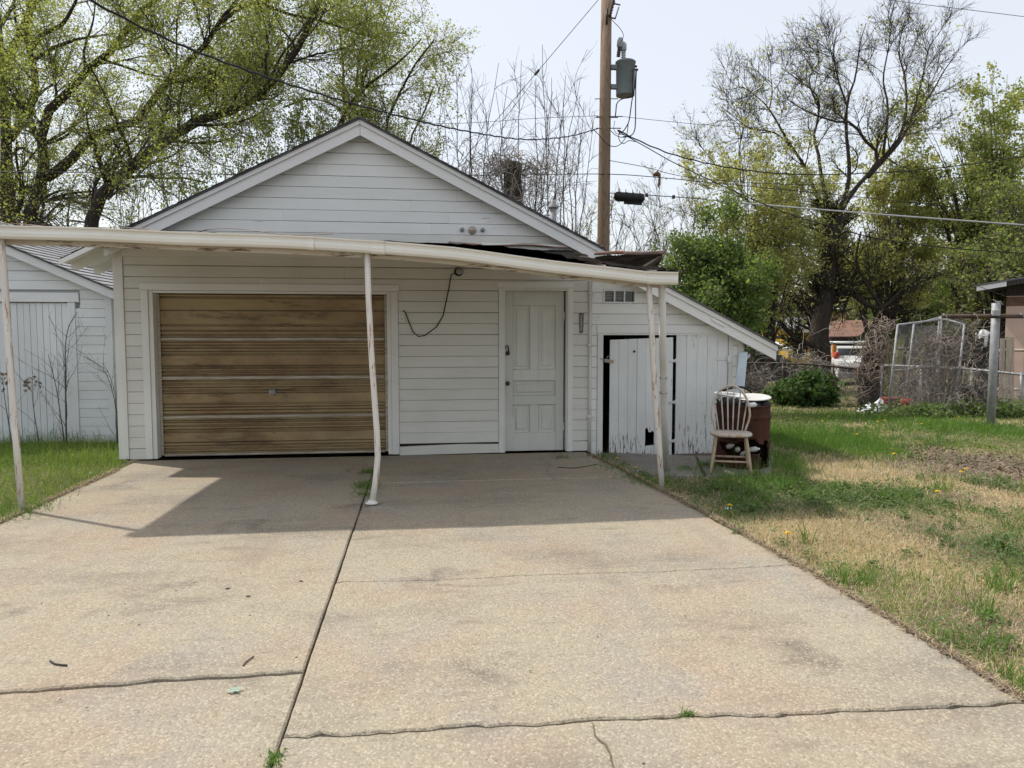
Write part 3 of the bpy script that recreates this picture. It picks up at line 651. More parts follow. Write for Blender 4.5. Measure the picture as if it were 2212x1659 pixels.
for zz in (1.15, .62, .12):
    mb = MB(); mb.obox((3.20, YS-.040, zz), (.09, .01, .035), bev=.003); mb.tube([(3.23, YS-.045, zz-.03), (3.23, YS-.045, zz+.03)], .008, 8); mb.build("hinge", MT['whiteplastic'], d1)
mb = MB(); mb.obox((3.86, YS-.014, 1.17), (.16, .008, .03), bev=.003); mb.obox((3.95, YS-.037, 1.17), (.05, .006, .09), bev=.003); mb.build("strap_hinge", MT['plank'], d2)
mb = MB(); mb.obox((2.36, YS-.045, 1.15), (.12, .008, .042), Euler((0, .14, 0)).to_matrix(), bev=.003); mb.build("hasp", MT['rail'], d1)
mb = MB(); mb.tube([(2.25, YS-.04, 1.19), (2.275, YS-.045, 1.175), (2.305, YS-.05, 1.16), (2.33, YS-.05, 1.155)], .005, 6); mb.build("chain", MT['steel'], d1)
mb = MB(); mb.tube([(2.33, YS-.05, 1.17), (2.335, YS-.055, 1.21), (2.355, YS-.055, 1.22), (2.365, YS-.05, 1.18)], .005, 6); mb.build("staple", MT['steel'], d1)
mb = MB(); mb.lathe([(.016, 0), (.013, .006), (.001, .007)], (2.69, YS-.0355, 1.27), 10, 'y'); mb.build("knot_hole", MT['black'], d1)

# ------------------------------------------------------------------ sagging canopy on steel posts
can = empty("porch_canopy", (-.6, 7.9, 0), "sagging flat canopy with white gutter on thin bent steel posts", "canopy")
YF = 6.65
GX = [-3.56, -2.6, -1.66, -.9, -.34, .25, .79, 1.4, 2.07, 2.34]; GZ = [2.385, 2.365, 2.345, 2.322, 2.300, 2.255, 2.195, 2.125, 2.052, 2.052]
def zg(x): return float(np.interp(x, GX, GZ))
def zc(x, y):                                            # canopy deck height
    t = min(1, max(0, (YW-.03-y)/(YW-.03-YF))); zb = 2.495
    return zb + (zg(x)-.012-zb)*t + .02*math.sin(2.1*x)*t*(1-t)
def gutter(x0, x1, nm, grow=0.):
    sec = [(.105,-.002),(.105,-.098),(.015,-.102),(-.002,-.085),(-.006,-.055),(.010,-.036),(.012,-.014),(-.010,-.008),(-.012,.004),(-.002,.004),(.018,-.02),(.015,-.09),(.098,-.09),(.098,-.002)]
    sec = [(y-(grow if y < .05 else 0), z-(grow if z < -.05 else -grow*.3)) for y, z in sec]
    xs = sorted({x0, x1, *[q for q in np.linspace(x0, x1, max(2, int((x1-x0)/.25))).tolist()]}); mb = MB(); n = len(sec); P = []
    for x in xs: P += [(x, YF-.02+y + .006*math.sin(x*2.3), zg(x)+z + .004*math.sin(x*4.1)) for y, z in sec]
    fs = [(i*n+j, (i+1)*n+j, (i+1)*n+(j+1) % n, i*n+(j+1) % n) for i in range(len(xs)-1) for j in range(n)] + [tuple(range(n)), tuple(range(len(xs)*n-1, (len(xs)-1)*n-1, -1))]
    mb.add(P, fs); return mb.build(nm, MT['gutter'], can)
gutter(-3.56, -.90, "gutter"); gutter(-.897, -.30, "gutter"); gutter(-.297, 2.07, "gutter"); gutter(2.06, 2.34, "gutter", .006)
gutter(-.42, -.30, "gutter_sleeve", .005); gutter(-.955, -.90, "gutter_sleeve", .004)
MB().box(2.341, 2.346, YF-.02, YF+.09, zg(2.3)-.105, zg(2.3)).build("gutter_end_cap", MT['gutter'], can)
# deck boards seen from below, each following the sag
nb = 17; ys = np.linspace(YF+.10, YW-.04, nb+1)
for i in range(nb):
    a, b = ys[i]+.004, ys[i+1]-.004; xs = np.linspace(-3.56, 2.30 if ys[i] < 7.1 else 1.80+.12*math.sin(i*2.2), 24); P = []
    for x in xs:
        o = r2.uniform(-.002, .002)
        P += [(x, a, zc(x, a)-.020+o), (x, b, zc(x, b)-.020+o), (x, b, zc(x, b)-.002), (x, a, zc(x, a)-.002)]
    n = len(xs); fs = [(q*4+j, (q+1)*4+j, (q+1)*4+(j+1) % 4, q*4+(j+1) % 4) for q in range(n-1) for j in range(4)] + [(0,1,2,3), tuple(range(4*n-1, 4*n-5, -1))]
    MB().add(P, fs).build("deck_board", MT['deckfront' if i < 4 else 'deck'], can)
def xbeam(nm, y0, y1, d0, d1, m, x0=-3.56, x1=2.30):
    xs = np.linspace(x0, x1, 26); P = []
    for x in xs: P += [(x, y0, zc(x, y0)-d1), (x, y1, zc(x, y1)-d1), (x, y1, zc(x, y1)-d0), (x, y0, zc(x, y0)-d0)]
    n = len(xs); fs = [(q*4+j, (q+1)*4+j, (q+1)*4+(j+1) % 4, q*4+(j+1) % 4) for q in range(n-1) for j in range(4)] + [(0,1,2,3), tuple(range(4*n-1, 4*n-5, -1))]
    MB().add(P, fs).build(nm, m, can)
xbeam("front_beam", YF+.115, YF+.16, .022, .135, MT['deckfront'])
xbeam("ledger_board", YW-.075, YW-.037, .022, .10, MT['trim'], -3.41, 2.09)
# rolled roofing on top: a wrinkled black sheet with a torn front edge
xs = np.linspace(-3.58, 2.32, 90); yy = np.linspace(YF+.0, YW-.022, 14); P = []
rr = np.random.default_rng(4); wr = rr.normal(0, 1, (90, 14))
for i, x in enumerate(xs):
    for j, y in enumerate(yy):
        lift = .012 + .004*abs(wr[i, j]) + (.012*(1+math.sin(3.1*x+.7*j)) if x > -.5 else 0)
        front = (j == 0); oy = rr.uniform(-.02, .05) if front else 0
        if front and x > .2: lift += rr.uniform(-.004, .012)
        P.append((x, y+oy, zc(x, y)+lift + (.055*math.exp(-((x-1.0)/.6)**2) if j in (0, 1, 2) else 0)))
i = np.array([(a*14+b) for a in range(89) for b in range(13) if not (b > 1 and xs[a] > 1.84+.06*math.sin(3.7*b))])
np_mesh("roofing_sheet", P, np.stack([i, i+14, i+15, i+1], -1), MT['tar'], True, parent=can)
# rusted metal flashing strips lifting along the front and against the wall
def strip(pts, wid, m, nm, drop=.0):
    mb = MB(); P = []
    for (x, y, zz) in pts: P += [(x, y, zz), (x, y+wid, zz+drop)]
    mb.add(P, [(2*i, 2*i+2, 2*i+3, 2*i+1) for i in range(len(pts)-1)]); o = mb.build(nm, m, can); md = o.modifiers.new("thick", 'SOLIDIFY'); md.thickness = .004; return o
strip([(x, YF+.02+.02*math.sin(5*x), zg(x)+.012+.014*math.sin(7*x)+(.02 if x > -1.8 else 0)) for x in np.linspace(-3.5, -.75, 30)], .07, MT['rustedge'], "drip_edge", .01)
strip([(x, YW-.16, 2.575+.012*math.sin(6*x)-.012*x) for x in np.linspace(.35, 2.25, 22)], .12, MT['rustedge'], "wall_flashing", .035)
MB().prism([(.75, 2.515), (2.24, 2.50), (2.27, 2.56), (1.6, 2.585), (.75, 2.60)], YW-.105, YW-.08, lambda u, v, t: (u, t, v)).build("fascia_board", MT['siding'], can)
# the torn corner of the roof that stayed up while the front dropped
pt = [WY(1288, 553, 8.0), WY(1350, 549, 7.95), WY(1432, 546, 7.9), WY(1428, 560, 8.15), WY(1418, 574, 8.5), WY(1365, 583, 8.8), WY(1330, 590, 9.0), WY(1290, 584, 9.0), WY(1268, 576, 8.95), WY(1276, 566, 8.5)]
cen = sum(pt, Vector())/len(pt) + Vector((0, .1, .02)); P = [cen] + pt
o = MB().add(P, [(0, i, i % len(pt)+1) for i in range(1, len(pt)+1)]).build("torn_roof_corner", MT['tarwood'], can)
md = o.modifiers.new("sub", 'SUBSURF'); md.subdivision_type = 'SIMPLE'; md.levels = 3; md.render_levels = 3
tx = bpy.data.textures.new("wrinkle", 'CLOUDS'); tx.noise_scale = .22
dm = o.modifiers.new("wrinkle", 'DISPLACE'); dm.texture = tx; dm.strength = .07; dm.mid_level = .5
so_ = o.modifiers.new("thick", 'SOLIDIFY'); so_.thickness = .012
a, b = WY(1284, 548, 7.95), WY(1438, 545, 7.86)
MB().tube([a, a.lerp(b, .3)+Vector((0,0,.008)), a.lerp(b, .65)+Vector((0,0,-.004)), b], .020, 6).build("torn_edge_flashing", MT['rustedge'], can)
a, b = WY(1427, 556, 7.9), WY(1368, 592, 7.5)
MB().obox((a+b)/2, ((b-a).length, .05, .03), (b-a).to_track_quat('X', 'Z').to_matrix()).build("broken_rafter", MT['tarwood'], can)
for q in range(10):
    x = WY(1300+q*6, 590, 8.2); MB().obox((x.x, 8.2+r2.uniform(-.1, .1), x.z-.0), (.03, .05, .10), Euler((0, 0, r2.uniform(-.3, .3))).to_matrix()).build("lath_end", MT['tar'], can)
mb = MB()
for q in range(7):
    c = Vector((1.75+.09*q, YF+.1, zg(1.75+.09*q)+.01)); mb.obox(c, (.11, .08, .035), Euler((r2.uniform(-.4,.4), r2.uniform(-.3,.3), r2.uniform(-1,1))).to_matrix())
mb.build("roof_debris", MT['tar'], can)
w_ = WY(1215, 596, 7.6); MB().obox(w_, (.05, .06, .05), Euler((.3,.2,.4)).to_matrix(), bev=.01).build("wasp_nest", MT['black'], can)
# posts
def post(pix, ytop, base, rad, nm, m):
    n = len(pix); P = []; yb = base.y
    for px, py in pix:
        f = (py-pix[0][1])/(pix[-1][1]-pix[0][1]); P.append(WY(px, py, ytop+(yb-ytop)*f))
    P[-1].z = base.z - .01; return MB().tube(P, rad, 14).build(nm, m, can)
post([(1,515), (7,560), (20,760), (33,930), (47,1103)], YF+.07, G0(47,1103), .0265, "post", MT['post'])
pm = G0(803,1088)
post([(793,540), (796,640), (802,760), (808,850), (814,930), (816,985), (812,1035), (803,1088)], YF+.07, pm, .0265, "post", MT['post'])
MB().lathe([(.055, 0), (.055, .012), (.036, .016), (.033, .03)], (pm.x, pm.y, .001), 18).build("post_flange", MT['post'], can)
post([(1401,604), (1408,720), (1415,850), (1424,970), (1431,1064)], YF+.08, G(1431,1064), .0265, "post", MT['post'])
pr = G(1440, 1022)
post([(1430,606), (1432,780), (1435,900), (1440,1022)], YF+.10, Vector((pr.x, pr.y, pr.z+.03)), .034, "downspout", MT['pipewhite'])
for py in (816, 848):
    c = WY(1433, py, YF+.10+(pr.y-YF-.10)*(py-606)/416); MB().lathe([(.038, -.012), (.040, 0), (.038, .012)], c, 14).build("downspout_clamp", MT['steel'], can)
mb = MB(); c = WY(1418, 838, YF+.3)
for q in range(4): mb.tube([c+Vector((-.03, -.01, .08*q/3-.02)), c+Vector((-.055, -.03, .08*q/3+.02)), c+Vector((-.02, -.035, .08*q/3+.03))], .004, 5)
mb.build("wire_tie", MT['steel'], can)

# ------------------------------------------------------------------ the neighbouring white outbuilding at the left
YO = 11.25
ob = empty("white_outbuilding", (-6, YO, float(gz(YO))), "white clapboard outbuilding with plank door and pale shingle roof left of the garage", "shed")
OX1 = WY(243, 800, YO).x; e0, e1 = WY(0, 522, YO), WY(246, 625, YO); OS = (e0.z-e1.z)/(e1.x-e0.x); ob_z0 = float(gz(YO))
def oz(x): return e0.z - OS*(x-e0.x)
OAX = OX1-2.9; odx0, odx1 = WY(-60, 700, YO).x, WY(150, 700, YO).x; odz = WY(150, 652, YO).z
z = ob_z0+.02; k = 0
while z < oz(OAX)-.15:
    top = z+HC*.96; m = MT['white2']
    lim = min(OX1, e0.x+(e0.z-.10-top)/OS)
    if top < odz+.02: board(ob, odx1+.095, OX1-.06, z, HC*.96, m, yw=YO)
    elif z > odz+.14:
        limb = min(OX1-.06, e0.x+(e0.z-.10-z)/OS); lim = min(OX1-.06, lim)
        lo = max(OAX*2-limb, -11); lot = max(OAX*2-lim, -11)
        board(ob, lo, limb, z, HC*.96, m, lot, lim, yw=YO)
    else: board(ob, odx1+.16, OX1-.06, z, HC*.96, m, yw=YO)
    z = top; k += 1
for i in range(14):
    a = OX1-2*(OX1-OAX); 
    if i < 13: board(ob, a, odx0-.1, ob_z0+.02+i*HC*.96, HC*.96, MT['white2'], yw=YO)
trim("corner_board", OX1-.058, OX1+.03, ob_z0, oz(OX1)-.05, YO-.035, YO+.05, MT['white2v'], ob)
trim("door_casing", odx1-.005, odx1+.092, ob_z0+.05, odz-.01, YO-.035, YO+.016, MT['white2v'], ob); trim("door_casing", odx0-.09, odx0+.005, ob_z0+.05, odz-.01, YO-.035, YO+.016, MT['white2v'], ob)
trim("door_header", odx0-.12, odx1+.15, odz-.005, odz+.125, YO-.045, YO+.016, MT['white2'], ob)
od = MB().box(odx0, odx1, YO+.02, YO+.04, ob_z0+.1, ob_z0+.2).build("plank_door", MT['white2v'], ob)
npk = 15; wd = (odx1-odx0-.01)/npk
for i in range(npk): MB().obox((odx0+wd*(i+.5), YO+.006+r2.uniform(-.003,.003), (ob_z0+odz)/2+.02), (wd-.005, .022, odz-ob_z0-.08), bev=.003).build("plank", MT['white2v'], od)
mb = MB(); mb.prism([(OX1-2*(OX1-OAX), ob_z0), (OX1, ob_z0), (OX1, oz(OX1)-.1), (OAX, oz(OAX)-.1), (OX1-2*(OX1-OAX), oz(OX1)-.1)], YO+.05, YO+.10, lambda u, v, t: (u, t, v)); mb.box(OX1-.06, OX1, YO+.1, YO+6, ob_z0-.2, oz(OX1)-.06); mb.build("wall", MT['white2'], ob)
ox_r = OX1+.28
for sg in (1, -1):
    f = lambda x: OAX + sg*(x-OAX)
    MB().prism([(f(OAX), oz(OAX)), (f(ox_r), oz(ox_r)), (f(ox_r), oz(ox_r)-.12), (f(OAX), oz(OAX)-.12)], YO-.16, YO-.135, lambda u, v, t: (u, t, v)).build("rake_board", MT['white2'], ob)
    MB().prism([(f(OAX), oz(OAX)+.02), (f(ox_r+.03), oz(ox_r+.03)+.02), (f(ox_r+.03), oz(ox_r+.03)+.001), (f(OAX), oz(OAX)+.001)], YO-.19, YO+6.2, lambda u, v, t: (u, t, v)).build("roof", MT['shingle'], ob)
nr = 20; ln = ox_r+.03-OAX
for i in range(nr):                                        # shingle courses on the slope that faces the garage
    xa = OAX+ln*i/nr; xb = OAX+ln*(i+1)/nr+.02
    MB().prism([(xa, oz(xa)+.022), (xb, oz(xb)+.034), (xb, oz(xb)+.044), (xa, oz(xa)+.027)], YO-.205-r2.uniform(0,.012), YO+6.2, lambda u, v, t: (u, t, v)).build("shingle_course", MT['shingle_light'], ob)

# ------------------------------------------------------------------ chair, drum and what lies on them
cp = G(1587, 1024, .035); cp = Vector((cp.x, cp.y+.12, SOIL+.035))
chair = empty("windsor_chair", cp, "worn pale wooden hoop back chair standing in front of the rusty drum", "chair")
chair.rotation_euler = (0, 0, -math.atan2(cp.x, cp.y)+.04); ORG[chair] = np.zeros(3)
mb = MB(); prof = []
for i in range(28):
    q = 2*math.pi*i/28; rx = .225; ry = .21
    x = rx*math.copysign(abs(math.cos(q))**.75, math.cos(q)); y = ry*math.copysign(abs(math.sin(q))**.8, math.sin(q)); prof.append((x, y))
P = []
for ins, zz in ((.025, .405), (0, .418), (0, .432), (.012, .442), (.05, .436)): P += [(x*(1-ins*4), y*(1-ins*4), zz) for x, y in prof]
n = 28; fs = [tuple(range(n-1, -1, -1)), tuple(range(4*n, 5*n))] + [(k*n+j, k*n+(j+1) % n, (k+1)*n+(j+1) % n, (k+1)*n+j) for k in range(4) for j in range(n)]
mb.add(P, fs).build("seat", MT['chairwood'], chair)
for sx, sy in ((-1,-1), (1,-1), (-1,1), (1,1)):
    t0 = Vector((sx*.155, sy*.13, .41)); t1 = Vector((sx*(.213 if sy < 0 else .20), sy*.20, 0)); tp = [t0.lerp(t1, q) for q in (0, .15, .35, .6, .85, 1)]
    MB().tube(tp, [.013, .016, .0185, .0175, .0145, .012], 10).build("leg", MT['chairleg'], chair)
for sy in (-1, 1):
    zz = .145; f = 1-zz/.41; x = .155+(.055 if sy < 0 else .045)*f; MB().tube([(-x, sy*(.13+.07*f), zz), (0, sy*(.13+.07*f), zz-.002), (x, sy*(.13+.07*f), zz)], [.009, .013, .009], 8).build("stretcher", MT['chairleg'], chair)
hoop = []
for i in range(25):
    q = math.pi*i/24; hoop.append((-.205*math.cos(q)*(1.0 if True else 1) , .165 + .115*((math.sin(q))**.8), .62 + .315*math.sin(q)))
hoop = [(-.155, .15, .43), (-.175, .155, .50), (-.195, .16, .56)] + hoop + [(.195, .16, .56), (.175, .155, .50), (.155, .15, .43)]
MB().tube(hoop, .0125, 10).build("back_hoop", MT['chairwood'], chair)
for i in range(6):
    xb = -.125+i*.05; xt = xb*1.42; q = math.acos(max(-1, min(1, -xt/.205))); zt = .62+.315*math.sin(q); yt = .165+.115*(math.sin(q)**.8)
    MB().tube([(xb, .16, .435), ((xb+xt)/2, (.16+yt)/2-.004, (.435+zt)/2), (xt, yt, zt-.004)], [.0085, .0085, .0065], 8).build("spindle", MT['chairwood'], chair)

bc = G(1610, 1014, .03); bc = Vector((bc.x+.08, bc.y+.27, SOIL+.032)); BR = .298; BH = .715
drum = empty("rusty_drum", bc, "rusty steel drum with a torn hole, standing by the shed corner", "drum")
prof = [(BR-.012, .0), (BR+.006, .006), (BR+.006, .02), (BR, .03), (BR, .27), (BR+.012, .285), (BR+.012, .30), (BR, .315), (BR, .555), (BR+.012, .57), (BR+.012, .585), (BR, .60), (BR, BH-.02), (BR+.008, BH-.012), (BR+.008, BH), (BR-.006, BH)]
NS = 72; rng = random.Random(12); sub = []
for (ra, ha), (rb, hb) in zip(prof[:-1], prof[1:]):
    kk = max(1, int((hb-ha)/.022))
    for j in range(kk): sub.append((ra+(rb-ra)*j/kk, ha+(hb-ha)*j/kk))
sub.append(prof[-1]); P = []; fs = []
for r_, h in sub:
    for j in range(NS):
        q = 2*math.pi*j/NS; d = .006*math.sin(3*q+h*7)+.004*math.sin(7*q-h*11); P.append((bc.x+(r_+d)*math.cos(q), bc.y+(r_+d)*math.sin(q), bc.z+h))
face = math.atan2(-bc.y, -bc.x) % (2*math.pi)
for i in range(len(sub)-1):
    for j in range(NS):
        q = (2*math.pi*(j+.5)/NS-face+math.pi) % (2*math.pi)-math.pi; h = (sub[i][1]+sub[i+1][1])/2
        e = (q/.95)**2 + ((h-.23-.03*math.sin(5*q))/.085)**2
        e2 = ((q-1.0)/.28)**2 + ((h-.15)/.16)**2
        if e + rng.uniform(-.15, .15) < 1 or e2 + rng.uniform(-.2, .2) < 1: continue
        fs.append((i*NS+j, i*NS+(j+1) % NS, (i+1)*NS+(j+1) % NS, (i+1)*NS+j))
o = MB().add(P, fs, True).build("shell", MT['barrel'], drum); md = o.modifiers.new("thick", 'SOLIDIFY'); md.thickness = .003
MB().lathe([(BR-.02, .004), (BR-.02, .012)], bc, 32).build("bottom", MT['barrel'], drum)
MB().lathe([(BR-.03, .40), (BR-.03, .41)], bc, 32).build("trash_layer", MT['black'], drum)
view = Vector((-bc.x, -bc.y, 0)).normalized(); side = Vector((view.y*-1, view.x, 0))      # towards the street / sideways
if side.x < 0: side = -side
for nm, off, ang, lab in (("white_bottle", (-.13, .22, .25), .3, "white plastic bottle caught in the upper lip of the drum hole"), ("crushed_can", (-.05, .24, .215), -.6, "pale crushed can in the middle of the drum hole"),
                      ("white_jar", (.13, .235, .225), 1.1, "small white jar at the right end of the drum hole"), ("plastic_cup", (.02, .25, .17), .1, "crumpled whitish cup hanging low in the drum hole")):
    c = bc + side*off[0] + view*off[1] + Vector((0, 0, off[2])); R = Euler((1.2, ang, .3*ang)).to_matrix()
    o = MB().lathe([(.001, -.05), (.026, -.05), (.03, -.03), (.03, .02), (.018, .04), (.012, .05), (.012, .062), (.001, .063)], c, 12, rot=R).build(nm, MT['whiteplastic']); tag(o, lab, "trash")
mb = MB()
for q in range(26):
    a = rng.uniform(0, 6.28); r_ = BR*rng.uniform(.3, .95); c = bc+Vector((r_*math.cos(a), r_*math.sin(a), BH-.005+rng.uniform(-.02, .035)))
    mb.lathe([(.001, -.05), (.05, -.04), (.075, 0), (.05, .035), (.001, .045)], c, 9, rot=Euler((rng.uniform(-.6,.6), rng.uniform(-.6,.6), a)).to_matrix())
tag(mb.build("trash_sack", MT['black']), "crumpled black trash sack filling the mouth of the drum", "trash bag")
def oval_lid(c, rx, ry, th, R, nm, lab, ring=False):
    n = 32; P = []
    for s_, zz in (((.93, 0), (1, .3), (1, .7), (.93, 1)) if not ring else ((.93, 0), (1, .3), (1, .7), (.93, 1), (.62, .9), (.6, .1))):
        for j in range(n):
            q = 2*math.pi*j/n; P.append(Vector(c)+R @ Vector((rx*s_*math.cos(q), ry*s_*math.sin(q), th*zz)))
    k = len(P)//n; fs = [(i*n+j, i*n+(j+1) % n, (i+1)*n+(j+1) % n, (i+1)*n+j) for i in range(k-1) for j in range(n)]
    fs += [tuple(range(n-1, -1, -1)), tuple(range((k-1)*n, k*n))] if not ring else [((k-1)*n+j, (k-1)*n+(j+1) % n, (j+1) % n, j) for j in range(n)]
    return tag(MB().add(P, fs, False).build(nm, MT['whiteplastic']), lab, "lid")
oval_lid(bc+side*.10+Vector((0,0,BH+.07)), .22, .19, .018, Euler((.10, -.06, .3)).to_matrix(), "white_tray", "flat white oval lid lying across the top of the drum")
oval_lid(bc-side*.10+Vector((0,0,BH+.09)), .23, .18, .018, Euler((.06, .10, -.2)).to_matrix(), "oval_seat_ring", "white oval seat ring overlapping the lid on the drum", True)
c = bc+side*.10+view*.29+Vector((0,0,BH+.015)); o = MB().lathe([(.001,-.06),(.024,-.06),(.027,-.04),(.027,.035),(.015,.05),(.015,.06),(.001,.061)], c, 14, rot=Euler((0, math.pi/2, .4)).to_matrix()).build("white_tube", MT['whiteplastic']); tag(o, "white plastic tube lying sideways just under the drum rim", "trash")
c = bc-side*.27+view*.05+Vector((0,0,BH+.075)); o = MB().lathe([(.001,-.05),(.022,-.05),(.026,-.03),(.02,.02),(.01,.05),(.001,.052)], c, 12, rot=Euler((1.1, .5, .4)).to_matrix()).build("white_scrap", MT['whiteplastic']); tag(o, "white plastic scrap perched on the left rim of the drum", "trash")
hp0 = bc+Vector((.0,.30,.80)); P = [hp0+Vector((.05+.22*math.cos(q), .05*math.cos(2*q), -.05+.14*math.sin(q))) for q in np.linspace(-.4, 3.6, 22)]
tag(MB().tube(P, .014, 8).build("hose_coil", MT['black']), "black hose loop behind the drum lids", "hose")
a, b = WY(1594, 880, 8.75), WY(1602, 797, 9.0); o = MB().obox((a+b)/2, (.11, .02, (b-a).length+.5), (b-a).to_track_quat('Z', 'Y').to_matrix(), bev=.008).build("leaning_board", MT['bluewhite']); tag(o, "pale blue painted board leaning against the shed corner behind the drum", "board")

# ------------------------------------------------------------------ branching plants
def catmull(pts, K):
    p = np.array([tuple(q) for q in pts], float)
    if len(p) == 2: return p[0]+(p[1]-p[0])*np.linspace(0, 1, K)[:, None]
    d = np.r_[0, np.cumsum(np.linalg.norm(np.diff(p, axis=0), axis=1))]; s = np.linspace(0, d[-1], K)
    q = np.vstack([2*p[0]-p[1], p, 2*p[-1]-p[-2]]); out = []
    for x in s:
        i = min(len(p)-2, max(0, np.searchsorted(d, x, 'right')-1)); t = (x-d[i])/max(1e-9, d[i+1]-d[i]); a, b, c, e = q[i:i+4]
        out.append(.5*((2*b)+(-a+c)*t+(2*a-5*b+4*c-e)*t*t+(-a+3*b-3*c+e)*t**3))
    return np.array(out)
def nrm(v): return v/np.maximum(1e-9, np.linalg.norm(v, axis=-1, keepdims=True))
def tubes(P, R, sides):
    N, K, _ = P.shape
    T = np.gradient(P, axis=1); T = nrm(T); ref = np.zeros((N, 1, 3)); mt = np.abs(T).mean(1); ref[np.arange(N), 0, mt.argmin(1)] = 1
    A = nrm(np.cross(T, np.broadcast_to(ref, T.shape))); B = np.cross(T, A)
    q = np.arange(sides)*2*np.pi/sides
    V = P[:, :, None]+R[:, :, None, None]*(A[:, :, None]*np.cos(q)[None, None, :, None]+B[:, :, None]*np.sin(q)[None, None, :, None])
    i = np.arange(N)[:, None, None]*K*sides; k = np.arange(K-1)[None, :, None]*sides; j = np.arange(sides)[None, None]; j2 = (j+1) % sides
    F = np.stack([i+k+j, i+k+j2, i+k+sides+j2, i+k+sides+j], -1).reshape(-1, 4)
    return V.reshape(-1, 3), F
def at(P, idx, t):
    K = P.shape[1]; x = t*(K-1); a = np.minimum(x.astype(int), K-2); f = (x-a)
    if P.ndim == 3: f = f[:, None]
    return P[idx, a]*(1-f)+P[idx, a+1]*f
def spawn(rng, P, R, n, tr=(.2, 1), ang=(40, 12), ln=(.5, 1.), rr=.5, K=5, wig=.12, up=.1, rmin=.004, shrink=.5, droop=0.):
    N = P.shape[0]; L_ = np.linalg.norm(np.diff(P, axis=1), axis=2).sum(1); w_ = L_*(R[:, 0]+.01)**.3
    idx = rng.choice(N, n, p=w_/w_.sum()); t = rng.uniform(tr[0], tr[1], n)
    pos = at(P, idx, t); r0 = at(R, idx, t); e = .03
    T = nrm(at(P, idx, np.minimum(1, t+e))-at(P, idx, np.maximum(0, t-e)))
    pr = nrm(np.cross(T, rng.normal(size=(n, 3)))); a = np.radians(rng.normal(ang[0], ang[1], n))[:, None]
    d = nrm(T*np.cos(a)+pr*np.sin(a)+np.array([0, 0, up])); Ln = rng.uniform(ln[0], ln[1], n)*(1-shrink*t)
    out = [pos]
    for k in range(K-1):
        out.append(out[-1]+d*(Ln/(K-1))[:, None]); d = nrm(d+rng.normal(0, wig, (n, 3))+np.array([0, 0, up*.4-droop]))
    R2 = np.maximum(rmin, r0*rr)[:, None]*np.linspace(1, .3, K)[None]
    return np.stack(out, 1), np.maximum(R2, rmin*.55)
def leaves(rng, P, n, size, tr=(.15, 1), jit=.05, droop=.3, wide=.32, idx=None, thin=None):
    N = P.shape[0]; idx = rng.integers(0, N, n) if idx is None else idx; t = rng.uniform(tr[0], tr[1], n)
    if thin: z = at(P, idx, t)[:, 2]; k = rng.uniform(0, 1, n) < np.clip((z-thin[0])/(thin[1]-thin[0]), thin[2], 1); idx, t = idx[k], t[k]; n = len(t)
    c = at(P, idx, t)+rng.normal(0, jit, (n, 3)); u = nrm(rng.normal(size=(n, 3))+np.array([0, 0, -droop])); v = nrm(np.cross(u, rng.normal(size=(n, 3))))
    s = (size*rng.lognormal(0, .3, n))[:, None]
    V = np.stack([c, c+u*s*.5+v*s*wide, c+u*s, c+u*s*.5-v*s*wide], 1).reshape(-1, 3); F = np.arange(4*n).reshape(-1, 4); return V, F
def join(parts):
    Vs, Fs, b = [], [], 0
    for V, F in parts: Vs.append(V); Fs.append(F+b); b += len(V)
    return np.vstack(Vs), np.vstack(Fs)
def pxl(pts, dep):                                      # limb traced on the photo; dep: one distance or one per point
    n = len(pts); dd = dep if hasattr(dep, '__len__') else [dep]*n
    if len(dd) == 2 and n != 2: dd = np.linspace(dd[0], dd[1], n)
    return [D(x, y, q) for (x, y), q in zip(pts, dd)]
def limb(pts, r0, r1, K=14):
    return catmull(pts, K)[None], np.linspace(r0, r1, K)[None]
class Tree:
    def __init__(s, name, base, label, cat="tree", group=None, seed=1):
        s.o = empty(name, tuple(base), label, cat, group); s.rng = np.random.default_rng(seed); s.big = []; s.small = []; s.leaf = []
    def limbs(s, lst):
        P = np.concatenate([a for a, _ in lst]); R = np.concatenate([b for _, b in lst]); s.big.append(tubes(P, R, 9)); return P, R
    def grow(s, PR, n, sides=4, main=False, **k):
        P, R = spawn(s.rng, PR[0], PR[1], n, **k); (s.big if main else s.small).append(tubes(P, R, sides)); return P, R
    def leafs(s, PR, n, size, m, **k): s.leaf.append((leaves(s.rng, PR[0], n, size, **k), m))
    def done(s, bark, twig):
        if s.big: V, F = join(s.big); np_mesh("trunk", V, F, bark, True, parent=s.o)
        if s.small: V, F = join(s.small); np_mesh("twigs", V, F, twig, False, parent=s.o)
        by = {}
        for VF, m in s.leaf: by.setdefault(m.name, [m, []])[1].append(VF)
        for m, l in by.values(): V, F = join(l); np_mesh("crown", V, F, m, False, parent=s.o)
        return s.o
def cat2(*prs):
    K = prs[0][0].shape[1]; return np.concatenate([p[0] for p in prs]), np.concatenate([p[1] for p in prs])
Z1C = lambda L_: [(x/3., y/3.) for x, y in L_]          # coordinates read off the enlarged upper left
Z2C = lambda L_: [(737.3+x/3., y/3.) for x, y in L_]    # upper middle
Z3C = lambda L_: [(1474.6+x/3., y/3.) for x, y in L_]   # upper right

